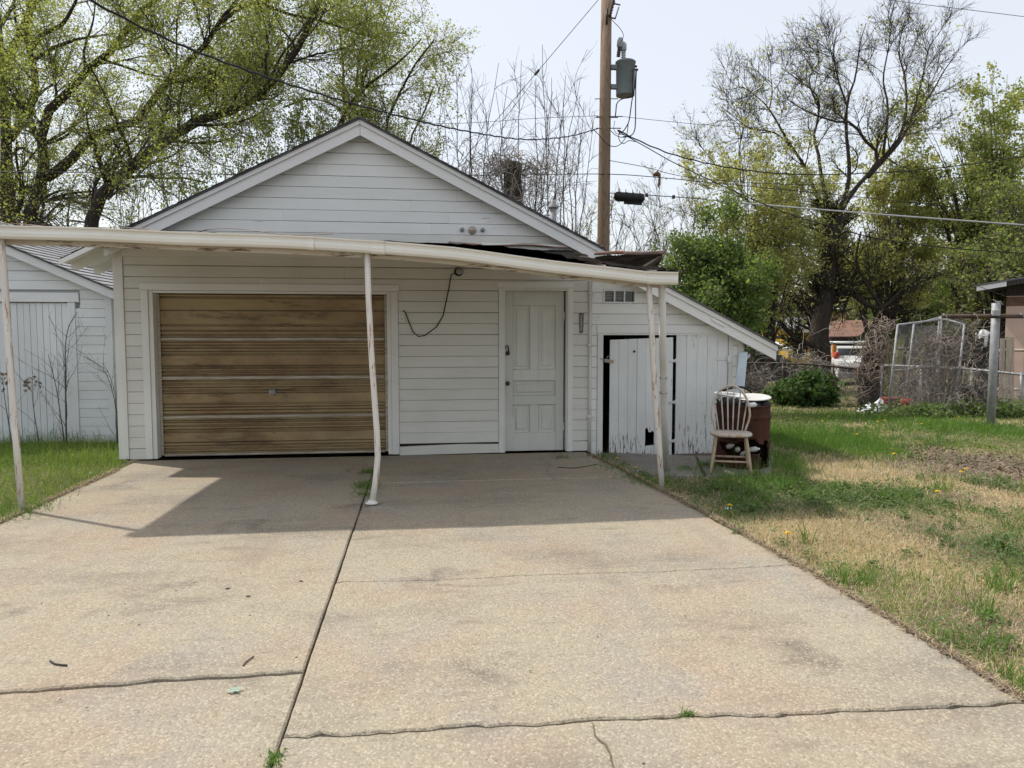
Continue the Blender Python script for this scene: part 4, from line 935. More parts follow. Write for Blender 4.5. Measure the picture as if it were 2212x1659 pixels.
# ---- three old trees behind the outbuilding and the garage, in first leaf
def old_tree(name, label, dep, tr, br, seed, n1, n2, n3, nl, r0, lf=('spring', 'springpale')):
    base = D(tr[0][0], tr[0][1], dep); gx = D(tr[0][0], tr[0][1]+200, dep)
    bz = float(gz(base.y)); b0 = base + (D(tr[0][0]-4, tr[0][1]+60, dep)-base).normalized()*((base.z-bz)/1.0); b0.z = bz-.1
    t = Tree(name, (b0.x, b0.y, bz), label, "tree", None, seed)
    main = [limb([b0]+pxl(tr, dep), r0*1.15, r0*.32, 18)]
    for pts, d0, d1, ra, rb in br: main.append(limb(pxl(pts, (d0, d1)), ra*.86, rb*.7, 18))
    A = t.limbs(main)
    B = t.grow(A, n1, 6, True, tr=(.28, 1), ang=(48, 16), ln=(1.6, 3.6), rr=.38, K=8, wig=.13, up=.10, rmin=.014)
    C = t.grow(B, n2, 4, ang=(42, 15), ln=(.8, 2.0), rr=.5, K=6, wig=.16, up=.03, rmin=.007, tr=(.1, 1))
    D_ = t.grow(C, n3, 3, ang=(40, 15), ln=(.35, .95), rr=.6, K=4, wig=.22, up=-.02, rmin=.004, tr=(.1, 1))
    th = (3.8, 7.6, .22); t.leafs(D_, int(nl*.60), .050, L[lf[0]], jit=.13, thin=th); t.leafs(D_, int(nl*.50), .048, L[lf[1]], jit=.13, thin=th); t.leafs(C, int(nl*.10), .05, L[lf[0]], jit=.08, thin=th)
    return t.done(MT['bark'], MT['twig'])
old_tree("old_shade_tree", "tall dark trunked tree in first leaf rising behind the white outbuilding", 20.5,
    Z1C([(50,1470), (45,1150), (40,900), (30,650), (10,400), (-15,150), (-30,-100)]),
    [(Z1C([(60,900), (150,770), (225,600), (215,420), (170,250), (200,80), (260,-60)]), 20.5, 19.5, .15, .06),
     (Z1C([(25,480), (70,340), (140,210), (200,60), (300,-70)]), 20.5, 21.5, .17, .08),
     (Z1C([(190,330), (270,230), (400,160), (470,50), (520,-60)]), 19.8, 19, .09, .04),
     (Z1C([(230,380), (330,320), (480,260), (620,235), (760,215)]), 19.8, 18.8, .07, .02),
     (Z1C([(10,380), (-40,230), (20,140), (70,60), (110,-40)]), 20.5, 22, .12, .05)], 21, 30, 260, 1700, 30000, .225)
old_tree("leaning_shade_tree", "twin limbed tree with curving dark trunks leaning over the garage roof", 19.5,
    Z1C([(190,1470), (270,1180), (285,1000), (268,860), (310,725), (425,620), (535,480), (665,380), (775,270), (850,140), (950,40), (1080,-40)]),
    [(Z1C([(300,1150), (430,1065), (530,950), (640,860), (770,820), (900,775), (985,655), (1085,530), (1190,425), (1330,290), (1430,130), (1540,0), (1600,-80)]), 19.5, 18.5, .16, .055),
     (Z1C([(80,1260), (130,1215), (230,1215)]), 19.9, 19.5, .05, .06),
     (Z1C([(280,1080), (150,960), (80,1000), (20,1040)]), 19.5, 21, .06, .03),
     (Z1C([(310,930), (430,880), (520,790), (690,740)]), 19.5, 20.5, .05, .02),
     (Z1C([(480,640), (620,700), (760,760)]), 19.3, 20.5, .035, .015),
     (Z1C([(680,390), (800,430), (950,480), (1080,500), (1300,520)]), 19.2, 20.2, .04, .015),
     (Z1C([(1440,140), (1560,50), (1680,18), (1860,88), (2060,130), (2212,178), (2400,238), (2520,205), (2640,222)]), 18.6, 18.8, .06, .02),
     (Z1C([(560,470), (545,330), (600,150), (620,0)]), 19.3, 19.6, .05, .02)], 33, 46, 420, 3200, 62000, .185)
old_tree("slanting_shade_tree", "slender slanting tree with mossy trunk close behind the garage gable", 18.5,
    Z1C([(590,1480), (640,1290), (720,1185), (850,1090), (990,970), (1110,885), (1250,795), (1400,745), (1570,690), (1700,600), (1770,515), (1870,420), (1960,250), (2050,60), (2100,-60)]),
    [(Z1C([(700,1290), (770,1230), (870,1180), (940,1160)]), 18.5, 19.5, .04, .015),
     (Z1C([(740,1170), (740,1050), (800,960), (880,900), (930,800)]), 18.5, 19.2, .05, .02),
     (Z1C([(800,1110), (760,950), (700,860), (690,740)]), 18.5, 18.0, .045, .015),
     (Z1C([(1730,560), (1720,350), (1745,180), (1740,-40)]), 18.3, 18.5, .04, .02),
     (Z1C([(1760,540), (1800,400), (1880,290), (1990,160), (2130,40)]), 18.3, 17.8, .04, .015),
     (Z1C([(1850,690), (2000,640), (2160,680), (2240,760)]), 18.3, 18.2, .03, .012),
     (Z2C([(-40,860), (60,680), (130,590), (250,495), (350,420), (440,340), (520,250)]), 19.4, 18.8, .075, .02),
     (Z2C([(130,590), (150,420), (230,260), (290,120), (330,0)]), 19.2, 18.8, .035, .01),
     (Z1C([(1250,800), (1240,700), (1290,640), (1400,560)]), 18.5, 19.2, .035, .012)], 45, 56, 520, 3600, 68000, .185)
# airy edge tree whose tips reach past the gable
t = Tree("airy_edge_tree", tuple(D(830, 560, 20.)[:2])+(float(gz(20)),), "airy pale leaved tree thinning out above the right slope of the gable", "tree", None, 51)
A = t.limbs([limb([Vector((*D(790, 560, 20.)[:2], float(gz(20))-.1))]+pxl(Z2C(p), (20., d)), r, .02, 14) for p, d, r in
   (([(200,1100), (140,880), (90,640), (120,380), (160,100)], 19.5, .13), ([(300,1100), (280,850), (360,640), (470,430), (600,260)], 19, .10), ([(420,1150), (450,900), (540,720), (600,560)], 19.5, .07), ([(100,1000), (20,700), (10,380), (-30,80)], 20.5, .10))])
B = t.grow(A, 60, 5, True, tr=(.3, 1), ang=(40, 14), ln=(1.0, 2.6), rr=.42, K=7, wig=.13, up=.10, rmin=.011)
C = t.grow(B, 480, 4, ang=(38, 14), ln=(.6, 1.4), rr=.5, K=5, wig=.16, up=.04, rmin=.006, tr=(.1, 1)); E_ = t.grow(C, 2600, 3, ang=(36, 14), ln=(.3, .7), rr=.6, K=4, wig=.18, up=-.05, rmin=.004)
t.leafs(E_, 15000, .050, L['springpale'], jit=.05); t.leafs(E_, 9000, .050, L['spring'], jit=.05); t.done(MT['bark'], MT['twigdark'])

# ---- bare saplings crowding behind the garage, under the pole
rg = np.random.default_rng(77)
def shoots(name, label, group, stems, seed, dep, n1, n2, r=.027, rmin=.0055, lv=None):
    bx = sum(s[0][0] for s in stems)/len(stems); b = D(bx, 600, dep); t = Tree(name, (b.x, b.y, float(gz(b.y))), label, "shrub", group, seed); main = []
    for (x0, y0), (x1, y1), bend in stems:
        d = dep+t.rng.uniform(-.5, .5); p0 = D(x0, y0, d); g0 = Vector((p0.x, p0.y, float(gz(p0.y))-.05)); m_ = D((x0*.6+x1*.4)+bend, y0*.6+y1*.4, d); main.append(limb([g0, p0, m_, D(x1, y1, d+t.rng.uniform(-.4, .4))], r*t.rng.uniform(.7, 1.2), .005, 14))
    main = [(P_+np.cumsum(t.rng.normal(0, .022, P_.shape), axis=1)*np.linspace(0, 1, P_.shape[1])[None, :, None], R_) for P_, R_ in main]
    A = t.limbs(main); B = t.grow(A, n1, 4, tr=(.2, .95), ang=(38, 15), ln=(.7, 2.2), rr=.55, K=8, wig=.17, up=.09, rmin=rmin*1.2)
    C = t.grow(B, n2, 3, tr=(.1, 1), ang=(34, 12), ln=(.3, .9), rr=.6, K=5, wig=.12, up=.08, rmin=rmin*.85)
    if lv: t.leafs(C, lv[0], .05, L[lv[1]], jit=.05)
    return t.done(MT['twig'], MT['twig'])
sg = "bare saplings behind the garage"
for i, st in enumerate([
    [((985,470), (962,230), -6), ((1010,520), (985,150), -10), ((1000,500), (1010,190), 8)],
    [((1035,520), (1020,170), -12), ((1050,500), (1075,140), -14), ((1060,520), (1045,250), 0)],
    [((1120,520), (1075,200), -8), ((1130,500), (1135,150), -10), ((1110,500), (1100,170), -22)],
    [((1155,520), (1155,160), 4), ((1165,500), (1172,105), 10), ((1150,520), (1195,190), 0)],
    [((1190,520), (1205,170), -4), ((1200,520), (1230,160), -8), ((1215,520), (1225,215), 4)],
    [((1225,530), (1262,170), -12), ((1240,530), (1250,230), -6), ((1250,540), (1285,240), 0), ((1230,520), (1212,260), 4)]]):
    shoots("bare_sapling", ["bare sapling clump at the thin edge of the airy tree", "bare sapling clump just left of the vine topped snag", "bare sapling clump rising right behind the vine topped snag", "bare sapling clump whose tips cross the guy wire", "bare sapling clump standing behind the roof vent pipe", "bare sapling clump brushing the utility pole"][i], sg, st, 80+i, 17.0+.35*(i % 3), 46, 260)
for i, (x0, x1, yt, lv) in enumerate(((1330,1400,440,None), (1390,1470,460,(500,'springpale')), (1240,1310,470,(1500,'springpale')), (1440,1500,400,(900,'springpale')))):
    st = [((x0+(x1-x0)*q/6, 560), (x0+(x1-x0)*q/6+rg.uniform(-45, 45), yt+rg.uniform(-40, 60)), rg.uniform(-10, 10)) for q in range(7)]
    shoots("bare_thicket", ["bare brown thicket right behind the torn canopy corner", "thicket with a few pale leaves between pole and green tree", "low pale budding thicket at the foot of the utility pole", "loose budding thicket behind the hanging splice case"][i], None, st, 120+i, 20.5+i*.6, 70, 520, r=.016, rmin=.006, lv=lv)

for i, (x0, x1, yt, dep, nl_) in enumerate(((255,380,300,16.8,3000), (370,520,250,17.3,8000), (500,640,210,17.8,12000), (620,740,190,18.2,11000), (820,930,220,18.0,8000))):
    st = [((x0+(x1-x0)*q/8, 500), (x0+(x1-x0)*q/8+rg.uniform(-40, 50), yt+rg.uniform(-50, 90)), rg.uniform(-12, 12)) for q in range(9)]
    shoots("understory_brush", ["sparse brown brush at the low end of the left roof slope", "brown brush with few leaves above the left roof slope", "leafy brush midway up behind the left roof slope", "leafy brush right behind the roof peak, left side", "leafy brush behind the upper right roof slope"][i], "brush behind the garage roof", st, 140+i, dep, 80, 520, r=.016, rmin=.0055, lv=(nl_, 'spring'))
# ---- dead stump wrapped in vines
def squiggle(rng, n, c, s, K=9, step=.10, wig=.6, r=.006, grav=0., up0=0.):
    c = np.array(c, float); P0 = c+rng.normal(0, 1, (n, 3))*np.array(s)*.55; d = nrm(rng.normal(size=(n, 3))+np.array([0, 0, up0])); out = [P0]
    for k in range(K-1):
        out.append(out[-1]+d*step*rng.uniform(.7, 1.3, (n, 1))); d = nrm(d+rng.normal(0, wig, (n, 3))+np.array([0, 0, -grav])-.35*(out[-1]-c)/np.array(s)/np.maximum(1, np.linalg.norm((out[-1]-c)/np.array(s), axis=1))[:, None]*np.minimum(1, np.linalg.norm((out[-1]-c)/np.array(s), axis=1))[:, None])
    return np.stack(out, 1), rng.uniform(.6, 1.3, (n, 1))*r*np.ones((1, K))
pt0 = D(1110, 352, 16.5); sb = D(1100, 540, 16.5)
o = empty("vine_topped_snag", (sb.x, sb.y, float(gz(sb.y))), "dead trunk wearing a mop of dry vines behind the gable slope", "dead tree")
V, F = tubes(*limb([Vector((sb.x-.1, sb.y, float(gz(sb.y))-.1)), D(1112, 470, 16.5), D(1106, 400, 16.5), pt0], .27, .19, 16), 12); np_mesh("trunk", V, F, MT['bark'], True, parent=o)
rng = np.random.default_rng(9); mops = []
for n, c, s, kw in ((170, D(1105, 362, 16.4), (.95, .6, .14), dict(grav=.06, r=.0065, step=.13)), (120, D(1125, 395, 16.3), (1.0, .6, .45), dict(grav=.25, r=.0055, step=.13, wig=.35)), (45, D(1106, 420, 16.25), (.25, .25, .7), dict(grav=.3, r=.007, wig=.25))):
    P, R = squiggle(rng, n, c, s, **kw); mops.append(tubes(P, R, 3))
V, F = join(mops); np_mesh("vine_mop", V, F, MT['vine'], False, parent=o)

# ---- big bare tree with dark branches in the neighbour's yard
dB = 27.
bb = D(1772, 775, dB); bb = Vector((bb.x, bb.y, float(gz(bb.y))))
t = Tree("large_bare_tree", bb, "large dark bare crowned tree with furrowed trunk behind the chain link fence", "tree", None, 200)
top = Z3C([(946,1500), (960,1350)])
main = [limb([bb+Vector((0,0,-.2))]+pxl([(1772,760), (1768,715), (1782,654), (1790,600), (1792,540), (1800,470)], dB), .42, .20, 16)]
for pts, d1, r in (([(960,1500), (1060,1250), (1080,1080), (1060,850), (1070,650), (1120,500), (1150,280), (1190,150)], 26, .14),
    ([(980,1450), (1100,1250), (1270,1030), (1190,920), (1100,800), (1000,790), (850,740), (700,660), (650,580)], 25, .13),
    ([(950,1350), (900,1150), (880,1000), (850,880), (880,760), (870,620), (780,540), (640,440)], 28, .12),
    ([(900,1350), (800,1100), (700,940), (640,840), (540,680), (430,590), (380,555)], 26, .11),
    ([(780,1050), (640,890), (560,850), (430,830), (350,770), (260,700)], 28, .06),
    ([(900,1500), (600,1400), (400,1280), (375,1100), (370,950), (390,800), (330,700)], 26, .08),
    ([(420,1300), (270,1180), (200,1050), (120,950), (100,900)], 27, .05),
    ([(1050,1300), (1280,1040), (1400,900), (1450,700), (1440,500), (1400,330), (1440,120)], 27.5, .12),
    ([(1200,1150), (1420,900), (1500,700), (1560,480), (1600,300), (1660,220)], 28.5, .10),
    ([(1300,1000), (1330,700), (1300,520), (1330,330), (1360,130)], 27, .08),
    ([(1450,800), (1600,620), (1700,450), (1780,350)], 28.5, .07),
    ([(1070,700), (1010,520), (980,350), (1000,200)], 26, .06), ([(870,680), (820,520), (880,400), (870,280)], 27.5, .05), ([(560,720), (580,600), (570,480)], 26.5, .04)):
    main.append(limb(pxl(Z3C(pts), (dB, d1)), r*.68, .011, 16))
main.append(limb(pxl([(1795,560), (1850,640), (1905,665), (1960,620), (2040,590)], (27, 26)), .13, .04, 16)); main.append(limb(pxl([(1905,665), (1870,610), (1850,560), (1860,500)], (26.5, 26)), .07, .03, 16))
A = t.limbs(main)
B = t.grow(A, 190, 5, True, tr=(.25, 1), ang=(42, 14), ln=(1.2, 2.6), rr=.42, K=7, wig=.18, up=.10, rmin=.013)
C = t.grow(B, 1800, 4, ang=(40, 14), ln=(.6, 1.5), rr=.55, K=5, wig=.18, up=.10, rmin=.009, tr=(.15, 1)); E_ = t.grow(C, 10000, 3, ang=(40, 14), ln=(.3, .8), rr=.6, K=4, wig=.2, up=.10, rmin=.0055)
t.leafs(E_, 14000, .075, L['springpale'], jit=.08, thin=(14.5, 5.5, .02)); t.done(MT['bark'], MT['twigdark'])
# ---- leafing trees in the yards behind, each with its own crown
def crown_tree(name, label, dep, base_px, blobs, seed, lf, nl, size, r0=.2, bark='bark', nst=26, group=None, mix=None, n3=2600, twig='twiglight', bs=1.):
    b = D(*base_px, dep); b = Vector((b.x, b.y, float(gz(b.y)))); t = Tree(name, b, label, "tree", group, seed); main = []; rng = t.rng
    for (cx, cy, rx, ry, dd) in blobs:
        c = D(cx, cy, dep+dd); kk = dep/FPX
        for _ in range(max(2, int(nst*.45*rx*ry/6000.))):
            a, q = rng.uniform(0, 6.28), rng.uniform(.2, 1)**.6; e = c+Vector((math.cos(a)*rx*kk*q, rng.uniform(-.7, .7)*rx*kk, math.sin(a)*ry*kk*q)); mid = b.lerp(e, .5)+Vector((0, 0, .12*(e-b).length)); low = b.lerp(Vector((c.x, c.y, b.z+(c.z-b.z)*.4)), .5)
            P_, R_ = limb([b+Vector((0, 0, -.1)), low, mid, e], r0, .008, 14); P_ = P_+np.cumsum(rng.normal(0, .05, P_.shape), axis=1)*np.linspace(0, 1, 14)[None, :, None]; R_ = r0*np.linspace(1, .05, 14)[None]**1.6*rng.uniform(.7, 1); R_ = np.maximum(R_, .006); main.append((P_, R_))
    A = t.limbs(main)
    B = t.grow(A, 130, 4, True, tr=(.45, 1), ang=(45, 15), ln=(.9*bs, 2.2*bs), rr=.45, K=6, wig=.16, up=.05, rmin=.012)
    C = t.grow(B, 800, 3, ang=(42, 15), ln=(.5*bs, 1.2*bs), rr=.55, K=5, wig=.2, up=.0, rmin=.007*bs, tr=(.1, 1)); E2 = t.grow(C, n3, 3, ang=(42, 15), ln=(.3*bs, .7*bs), rr=.6, K=4, wig=.2, up=-.06, rmin=.005)
    t.leafs(E2, int(nl*(.65 if mix else 1)), size, L[lf], jit=.09)
    if mix: t.leafs(C, int(nl*.35), size, L[mix], jit=.12)
    return t.done(MT[bark], MT[twig])
crown_tree("olive_leafed_tree", "olive yellow leafing tree in front of the large bare crown", 25.5, (1640,720), [(1620,400,115,90,0), (1700,345,75,55,.5), (1560,490,80,75,-.5), (1690,480,110,90,0)], 301, 'springpale', 36000, .085, .09, mix='olive', n3=3000)
crown_tree("yellow_catkin_tree", "yellowish catkin tree right of the large furrowed trunk", 30., (1910,740), [(1930,380,130,75,0), (1860,450,110,70,0), (2000,430,100,80,.5), (1960,310,80,50,0)], 302, 'springpale', 32000, .105, .10, mix='olive', n3=2600)
crown_tree("tall_green_tree", "tall fresh green tree beyond the peach house", 28., (2150,740), [(2150,230,95,110,0), (2060,330,90,90,0), (2180,400,90,90,-.5), (2010,260,70,70,.5), (2120,500,80,60,0)], 303, 'springpale', 34000, .105, .17, mix='mid', nst=30, n3=3200)
crown_tree("shaded_yard_tree", "dark limbed green tree beyond the clothesline post", 24., (2180,740), [(2190,480,70,60,0), (2100,540,60,50,0), (2230,380,70,70,0)], 304, 'mid', 10000, .09, .20, mix='springpale')
crown_tree("dense_green_tree", "dense dark green small tree leaning over the lean to shed roof", 15.5, (1570,760), [(1560,560,85,60,0), (1610,575,50,45,.3), (1490,600,45,90,.4), (1530,640,75,48,-.2), (1575,655,40,28,0), (1550,500,70,50,0), (1490,540,45,60,.2)], 305, 'dense', 36000, .065, .05, mix='mid', bs=.42, nst=40, n3=3600)
crown_tree("backyard_green_tree", "broad green bushy tree behind the dark board fence", 33., (2010,770), [(2010,635,110,55,0), (1930,610,70,40,0), (2090,610,70,50,0)], 306, 'dense', 20000, .12, .12, mix='mid')
for i, (x, y, rx, ry, dep, lf, lab) in enumerate(((1530,600,90,60,44,'far',"hazy far tree between the green tree and the yellow house"), (1700,590,100,60,50,'far',"hazy far tree directly above the yellow house"), (1860,600,110,65,52,'far',"hazy far tree above the rust roofed shed"),
      (2060,560,120,80,48,'far',"hazy far tree behind the bushy green tree"), (1640,660,80,60,56,'dense',"dark far evergreen beside the yellow house"), (1930,680,70,40,54,'dense',"dark far bush mass right of the rust roofed shed"), (2200,560,110,90,46,'far',"hazy far tree behind the peach house"), (1400,640,80,60,50,'far',"hazy far tree hidden behind the lean to shed"))):
    crown_tree("far_tree", lab, dep, (x, 780), [(x, y, rx, ry, 0)], 320+i, lf, 5500, .20, .13, group="trees far behind the yards", n3=700)
# one more row far off so that no bare horizon shows
rng = np.random.default_rng(15); far = []
for k in range(46):
    cx = -90+k*5.0+rng.uniform(-2, 2); cy = rng.uniform(88, 120); h = rng.uniform(5, 9); n = 900
    c = np.stack([rng.normal(cx, 3.0, n), rng.normal(cy, 2.5, n), -1.8+h*np.abs(rng.beta(2, 1.6, n))], 1); u = nrm(rng.normal(size=(n, 3))); v = nrm(np.cross(u, rng.normal(size=(n, 3)))); s = rng.uniform(.35, .8, (n, 1))
    far.append((np.stack([c, c+u*s*.5+v*s*.4, c+u*s, c+u*s*.5-v*s*.4], 1).reshape(-1, 3), np.arange(4*n).reshape(-1, 4)))
V, F = join(far); tag(np_mesh("far_wood", V, F, L['far'], False, org=(20, 100, -1.8)), "distant wood reading as one pale band along the horizon", "wood", kind="stuff")

# ------------------------------------------------------------------ utility pole, transformer, wires
DP = 18.5
pb = D(1303, 560, DP); ptp = D(1311, -70, DP); YP = pb.y
pole = empty("utility_pole", (pb.x, pb.y, float(gz(pb.y))), "weathered brown wooden utility pole rising behind the garage", "pole")
bot = pb+(pb-ptp).normalized()*((pb.z-float(gz(pb.y)))/.998); bot.z = float(gz(pb.y))-.2
MB().tube([bot, pb, D(1307, 250, DP), ptp], [.165, .155, .142, .128], 18).build("shaft", MT['pole'], pole)
for py in (213.5, 254): 
    a = D(1285, py, DP-.05); b = D(1335, py, DP-.05); MB().tube([a, b], .011, 6).build("through_bolt", MT['iron'], pole)
for py, w0, w1 in ((348/1.3825*1.0, 1288, 1345), (383/1.3825, 1288, 1342)):
    MB().tube([D(w0, py, DP-.1), D(w1, py, DP-.1)], .012, 6).build("through_bolt", MT['iron'], pole)
tc = D(1351, 170, DP); tr_ = .235
tf = empty("transformer", (tc.x, tc.y, tc.z-.42), "grey can transformer bolted to the utility pole", "transformer")
MB().lathe([(.16, -.42), (tr_-.01, -.42), (tr_-.005, -.40), (tr_, .36), (tr_+.018, .37), (tr_+.018, .40), (tr_-.02, .425), (.05, .44)], tc, 28).build("tank", MT['tank'], tf)
for py in (213.5*.72, 0): pass
for zz in (.26, -.21): MB().obox((tc.x-.29, tc.y, tc.z+zz), (.16, .12, .10)).build("bracket", MT['tank'], tf)
def insul(c, h, r, n, m, parent, nm, rot=None):
    prof = [(r*.5, 0)]
    for i in range(n): q = h*i/n; prof += [(r, q+h/n*.35), (r*.55, q+h/n*.8)]
    prof += [(r*.5, h), (.001, h+.005)]; return MB().lathe(prof, c, 14, rot=rot).build(nm, m, parent)
b1 = tc+Vector((-.06, -.02, .43)); insul(b1, .22, .065, 4, MT['porcelain'], tf, "bushing"); MB().lathe([(.055, .22), (.075, .26), (.075, .38), (.04, .44), (.001, .45)], b1, 14).build("bushing_cap", MT['porcelain'], tf)
b2 = tc+Vector((-.20, -.05, .50)); insul(b2, .22, .055, 5, MT['iron'], tf, "arrester", Euler((0, .12, 0)).to_matrix()); MB().lathe([(.06, .23), (.075, .28), (.075, .40), (.05, .46), (.001, .47)], b2, 14, rot=Euler((0, .12, 0)).to_matrix()).build("arrester_cap", MT['porcelain'], tf)
for dz, dx in ((.28, .22), (.20, .25)): MB().lathe([(.02, -.03), (.035, 0), (.02, .05)], (tc.x+dx, tc.y-.08, tc.z+dz), 10, 'x').build("low_voltage_lug", MT['iron'], tf)
def pw(pts, dep=DP-.25): return catmull([D(x, y, dep) for x, y in pts], 20)
def s4(x, y): return (1224+x/3.3167*.72, y/3.3167*.72)     # coordinates read off the enlarged pole
def lead(nm, pts, r, m, lab, dep=DP-.25): tag(MB().tube(pw([s4(*p) for p in pts], dep), r, 6).build(nm, m), lab, "cable")
lead("jumper_wire", [(445,190), (480,230), (530,280), (565,350), (545,410), (510,450)], .008, MT['wiregrey'], "thin jumper wire curling from the fuse cutout to the arrester")
lead("transformer_lead", [(665,680), (655,800), (655,950), (620,965), (540,990), (500,1030), (490,1110), (485,1160)], .014, MT['wire'], "black lead bending under the transformer to the neutral clamp")
lead("transformer_lead", [(690,690), (680,850), (650,1000), (630,1150), (612,1230), (560,1310), (520,1330)], .014, MT['wire'], "black inner lead dropping from the transformer lug")
lead("transformer_lead", [(695,690), (688,850), (686,1050), (685,1200), (676,1300), (640,1350), (560,1360)], .014, MT['wire'], "black outer lead dropping from the transformer lug")
lead("splice_loop", [(440,1300), (480,1340), (540,1365), (610,1360), (660,1330), (680,1290)], .009, MT['wire'], "slack wire loop right of the pole, upper of the loops")
lead("splice_loop", [(525,1290), (520,1380), (560,1430), (620,1400), (690,1410)], .009, MT['wire'], "slack wire loop right of the pole, lowest and rounded")
lead("splice_loop", [(250,1275), (310,1330), (370,1400), (430,1450), (500,1455), (560,1410), (600,1330), (612,1240)], .010, MT['wire'], "long slack wire loop passing in front of the pole")
lead("splice_loop", [(480,1200), (470,1280), (500,1330), (560,1340), (640,1370)], .007, MT['wire'], "short slack wire loop under the neutral clamp")
cu = D(*s4(430, 110), DP-.2); fc = empty("fuse_cutout", tuple(cu), "fuse cutout with ribbed insulator near the top of the pole", "fuse cutout")
insul(D(*s4(425, 165), DP-.2), .42, .055, 6, MT['iron'], fc, "insulator", Euler((0, .25, 0)).to_matrix())
MB().tube([D(*s4(400, 90), DP-.16), D(*s4(398, 240), DP-.16)], .03, 8).build("mounting_bar", MT['iron'], fc)
MB().tube([D(*s4(470, 35), DP-.2), D(*s4(535, 50), DP-.2)], .018, 8).build("upper_arm", MT['iron'], fc)
MB().tube([D(*s4(520, 70), DP-.2), D(*s4(485, 180), DP-.2)], .016, 8).build("fuse_tube", MT['steel'], fc)
MB().tube([D(*s4(430, 175), DP-.2), D(*s4(490, 185), DP-.2)], .02, 8).build("lower_arm", MT['iron'], fc)
MB().tube([D(*s4(480, 0), DP-.2), D(*s4(470, 35), DP-.2)], .008, 6).build("tap_wire", MT['wiregrey'], fc)
def wire(nm, pts, r, m, lab, K=40, twist=0., n=6):
    c = catmull(pts, K)
    if twist:
        c = catmull(pts, K*4); q = np.arange(len(c))*.9; c = c+np.stack([0*q, .0*q, np.sin(q)*twist], 1)
    return tag(MB().tube(c, r, n).build(nm, m), lab, "cable")
wire("service_cable", [D(1292,278,18.3), D(1225,295,17.2), D(1130,301,16), D(1000,282,14.2), D(860,250,12.6), D(700,206,11), D(520,147,9.6), D(360,84,8.6), D(180,-8,7.8), D(20,-110,7.2)], .014, MT['wire'], "thick twisted black service cable sweeping down across the trees to the pole", 60, .006)
wire("guy_wire", [D(1297,-6,18.4), D(1160,156,19.2), D(1020,322,20.0), D(960,395,20.4)], .008, MT['wire'], "taut dark guy wire slanting left from the pole top")
c = D(1160,156,19.2); o = MB().lathe([(.02,-.10),(.035,-.05),(.035,.05),(.02,.10)], c, 10, rot=Euler((0, .7, 0)).to_matrix()).build("guy_insulator", MT['iron']); tag(o, "small strain insulator on the slanting guy wire", "insulator")
def alley(pts): return [WY(x, y, YP) for x, y in pts]
wire("neutral_wire", alley([(-300,258), (0,258), (400,266), (760,268), (1000,266), (1150,256), (1292,250)]), .006, MT['wiregrey'], "thin neutral wire running left from the pole above the gable")
wire("neutral_wire", alley([(1338,251), (1440,262), (1560,272), (1800,283), (2100,290), (2500,285)]), .006, MT['wiregrey'], "thin neutral wire running right from the pole behind the bare crown")
wire("telephone_cable", alley([(-300,370), (0,371), (300,374), (600,378), (900,380), (1100,378), (1305,376), (1420,383), (1560,397), (1800,420), (2212,463), (2500,490)]), .010, MT['wire'], "long black telephone cable passing the pole at squirrel height", 70)
wire("strand_cable", alley([(1318,417), (1390,421), (1480,427), (1530,431)]), .011, MT['wire'], "short black cable with clamps beside the hanging splice case")
wire("pale_cable", alley([(1528,431), (1655,443), (1900,463), (2212,486), (2500,506)]), .021, MT['wirepale'], "thick pale grey cable running right across the tree crowns")
wire("service_cable", [D(1334,281,18.3), D(1400,313,18.6), D(1475,340,19), D(1600,366,19.5), D(1745,377,20), D(1945,370,20.5), D(2100,354,21), D(2212,337,21.4), D(2400,305,22)], .016, MT['wire'], "twisted service cable dipping right toward the peach house", 50, .008)
wire("service_cable", [D(1334,283,18.3), D(1400,320,18), D(1475,361,17.6), D(1655,443,16.8), D(1775,484,16.4), D(1941,523,16), D(2212,547,15.6), D(2450,545,15.4)], .012, MT['wire'], "black service cable falling right in front of the tree crowns", 50)
wire("drop_wire", [D(1318,347,18.4), D(1400,362,18.8), D(1475,381,19.2), D(1640,396,20), D(1790,397,20.6), D(2000,385,21.4), D(2212,360,22), D(2400,330,22.6)], .008, MT['wire'], "thin drop wire below the twisted service cable on the right")
wire("drop_wire", [D(1318,425,18.4), D(1400,440,18.2), D(1475,458,18), D(1620,500,17.6), D(1770,533,17.2), D(2000,580,16.8), D(2212,655,15.5)], .006, MT['wire'], "thin slack wire falling low across the trees toward the clothesline")
wire("high_wire", [D(1800,-16,24), D(1990,9,24), D(2212,36,24), D(2500,75,24)], .009, MT['wiregrey'], "single pale high wire crossing the open sky above the trees")
s0, s1 = WY(1327, 422, YP-.1), WY(1392, 427, YP-.1)
sp = empty("splice_case", tuple((s0+s1)/2-Vector((0,0,.12))), "black ribbed splice case hanging from the cable beside the pole", "splice case")
ax = (s1-s0).normalized(); q = ax.to_track_quat('Z', 'Y').to_matrix(); LN = (s1-s0).length
MB().lathe([(.04, 0), (.10, .03), (.115, .06), (.115, LN-.06), (.10, LN-.03), (.04, LN)], s0+Vector((0,0,-.02)), 16, rot=q).build("case", MT['black'], sp)
for i in range(4):
    c = s0+ax*(LN*(.15+.23*i)); MB().lathe([(.125,-.02),(.125,.02)], c+Vector((0,0,-.02)), 16, rot=q).build("band", MT['black'], sp); MB().tube([c+Vector((0,0,.08)), c+Vector((0,0,.17))], .01, 6).build("hanger", MT['iron'], sp)
MB().obox(s0+ax*LN*.62+Vector((0,0,-.14)), (LN*.6, .10, .06), q @ Euler((0, -math.pi/2, 0)).to_matrix(), bev=.01).build("lower_lug", MT['black'], sp)
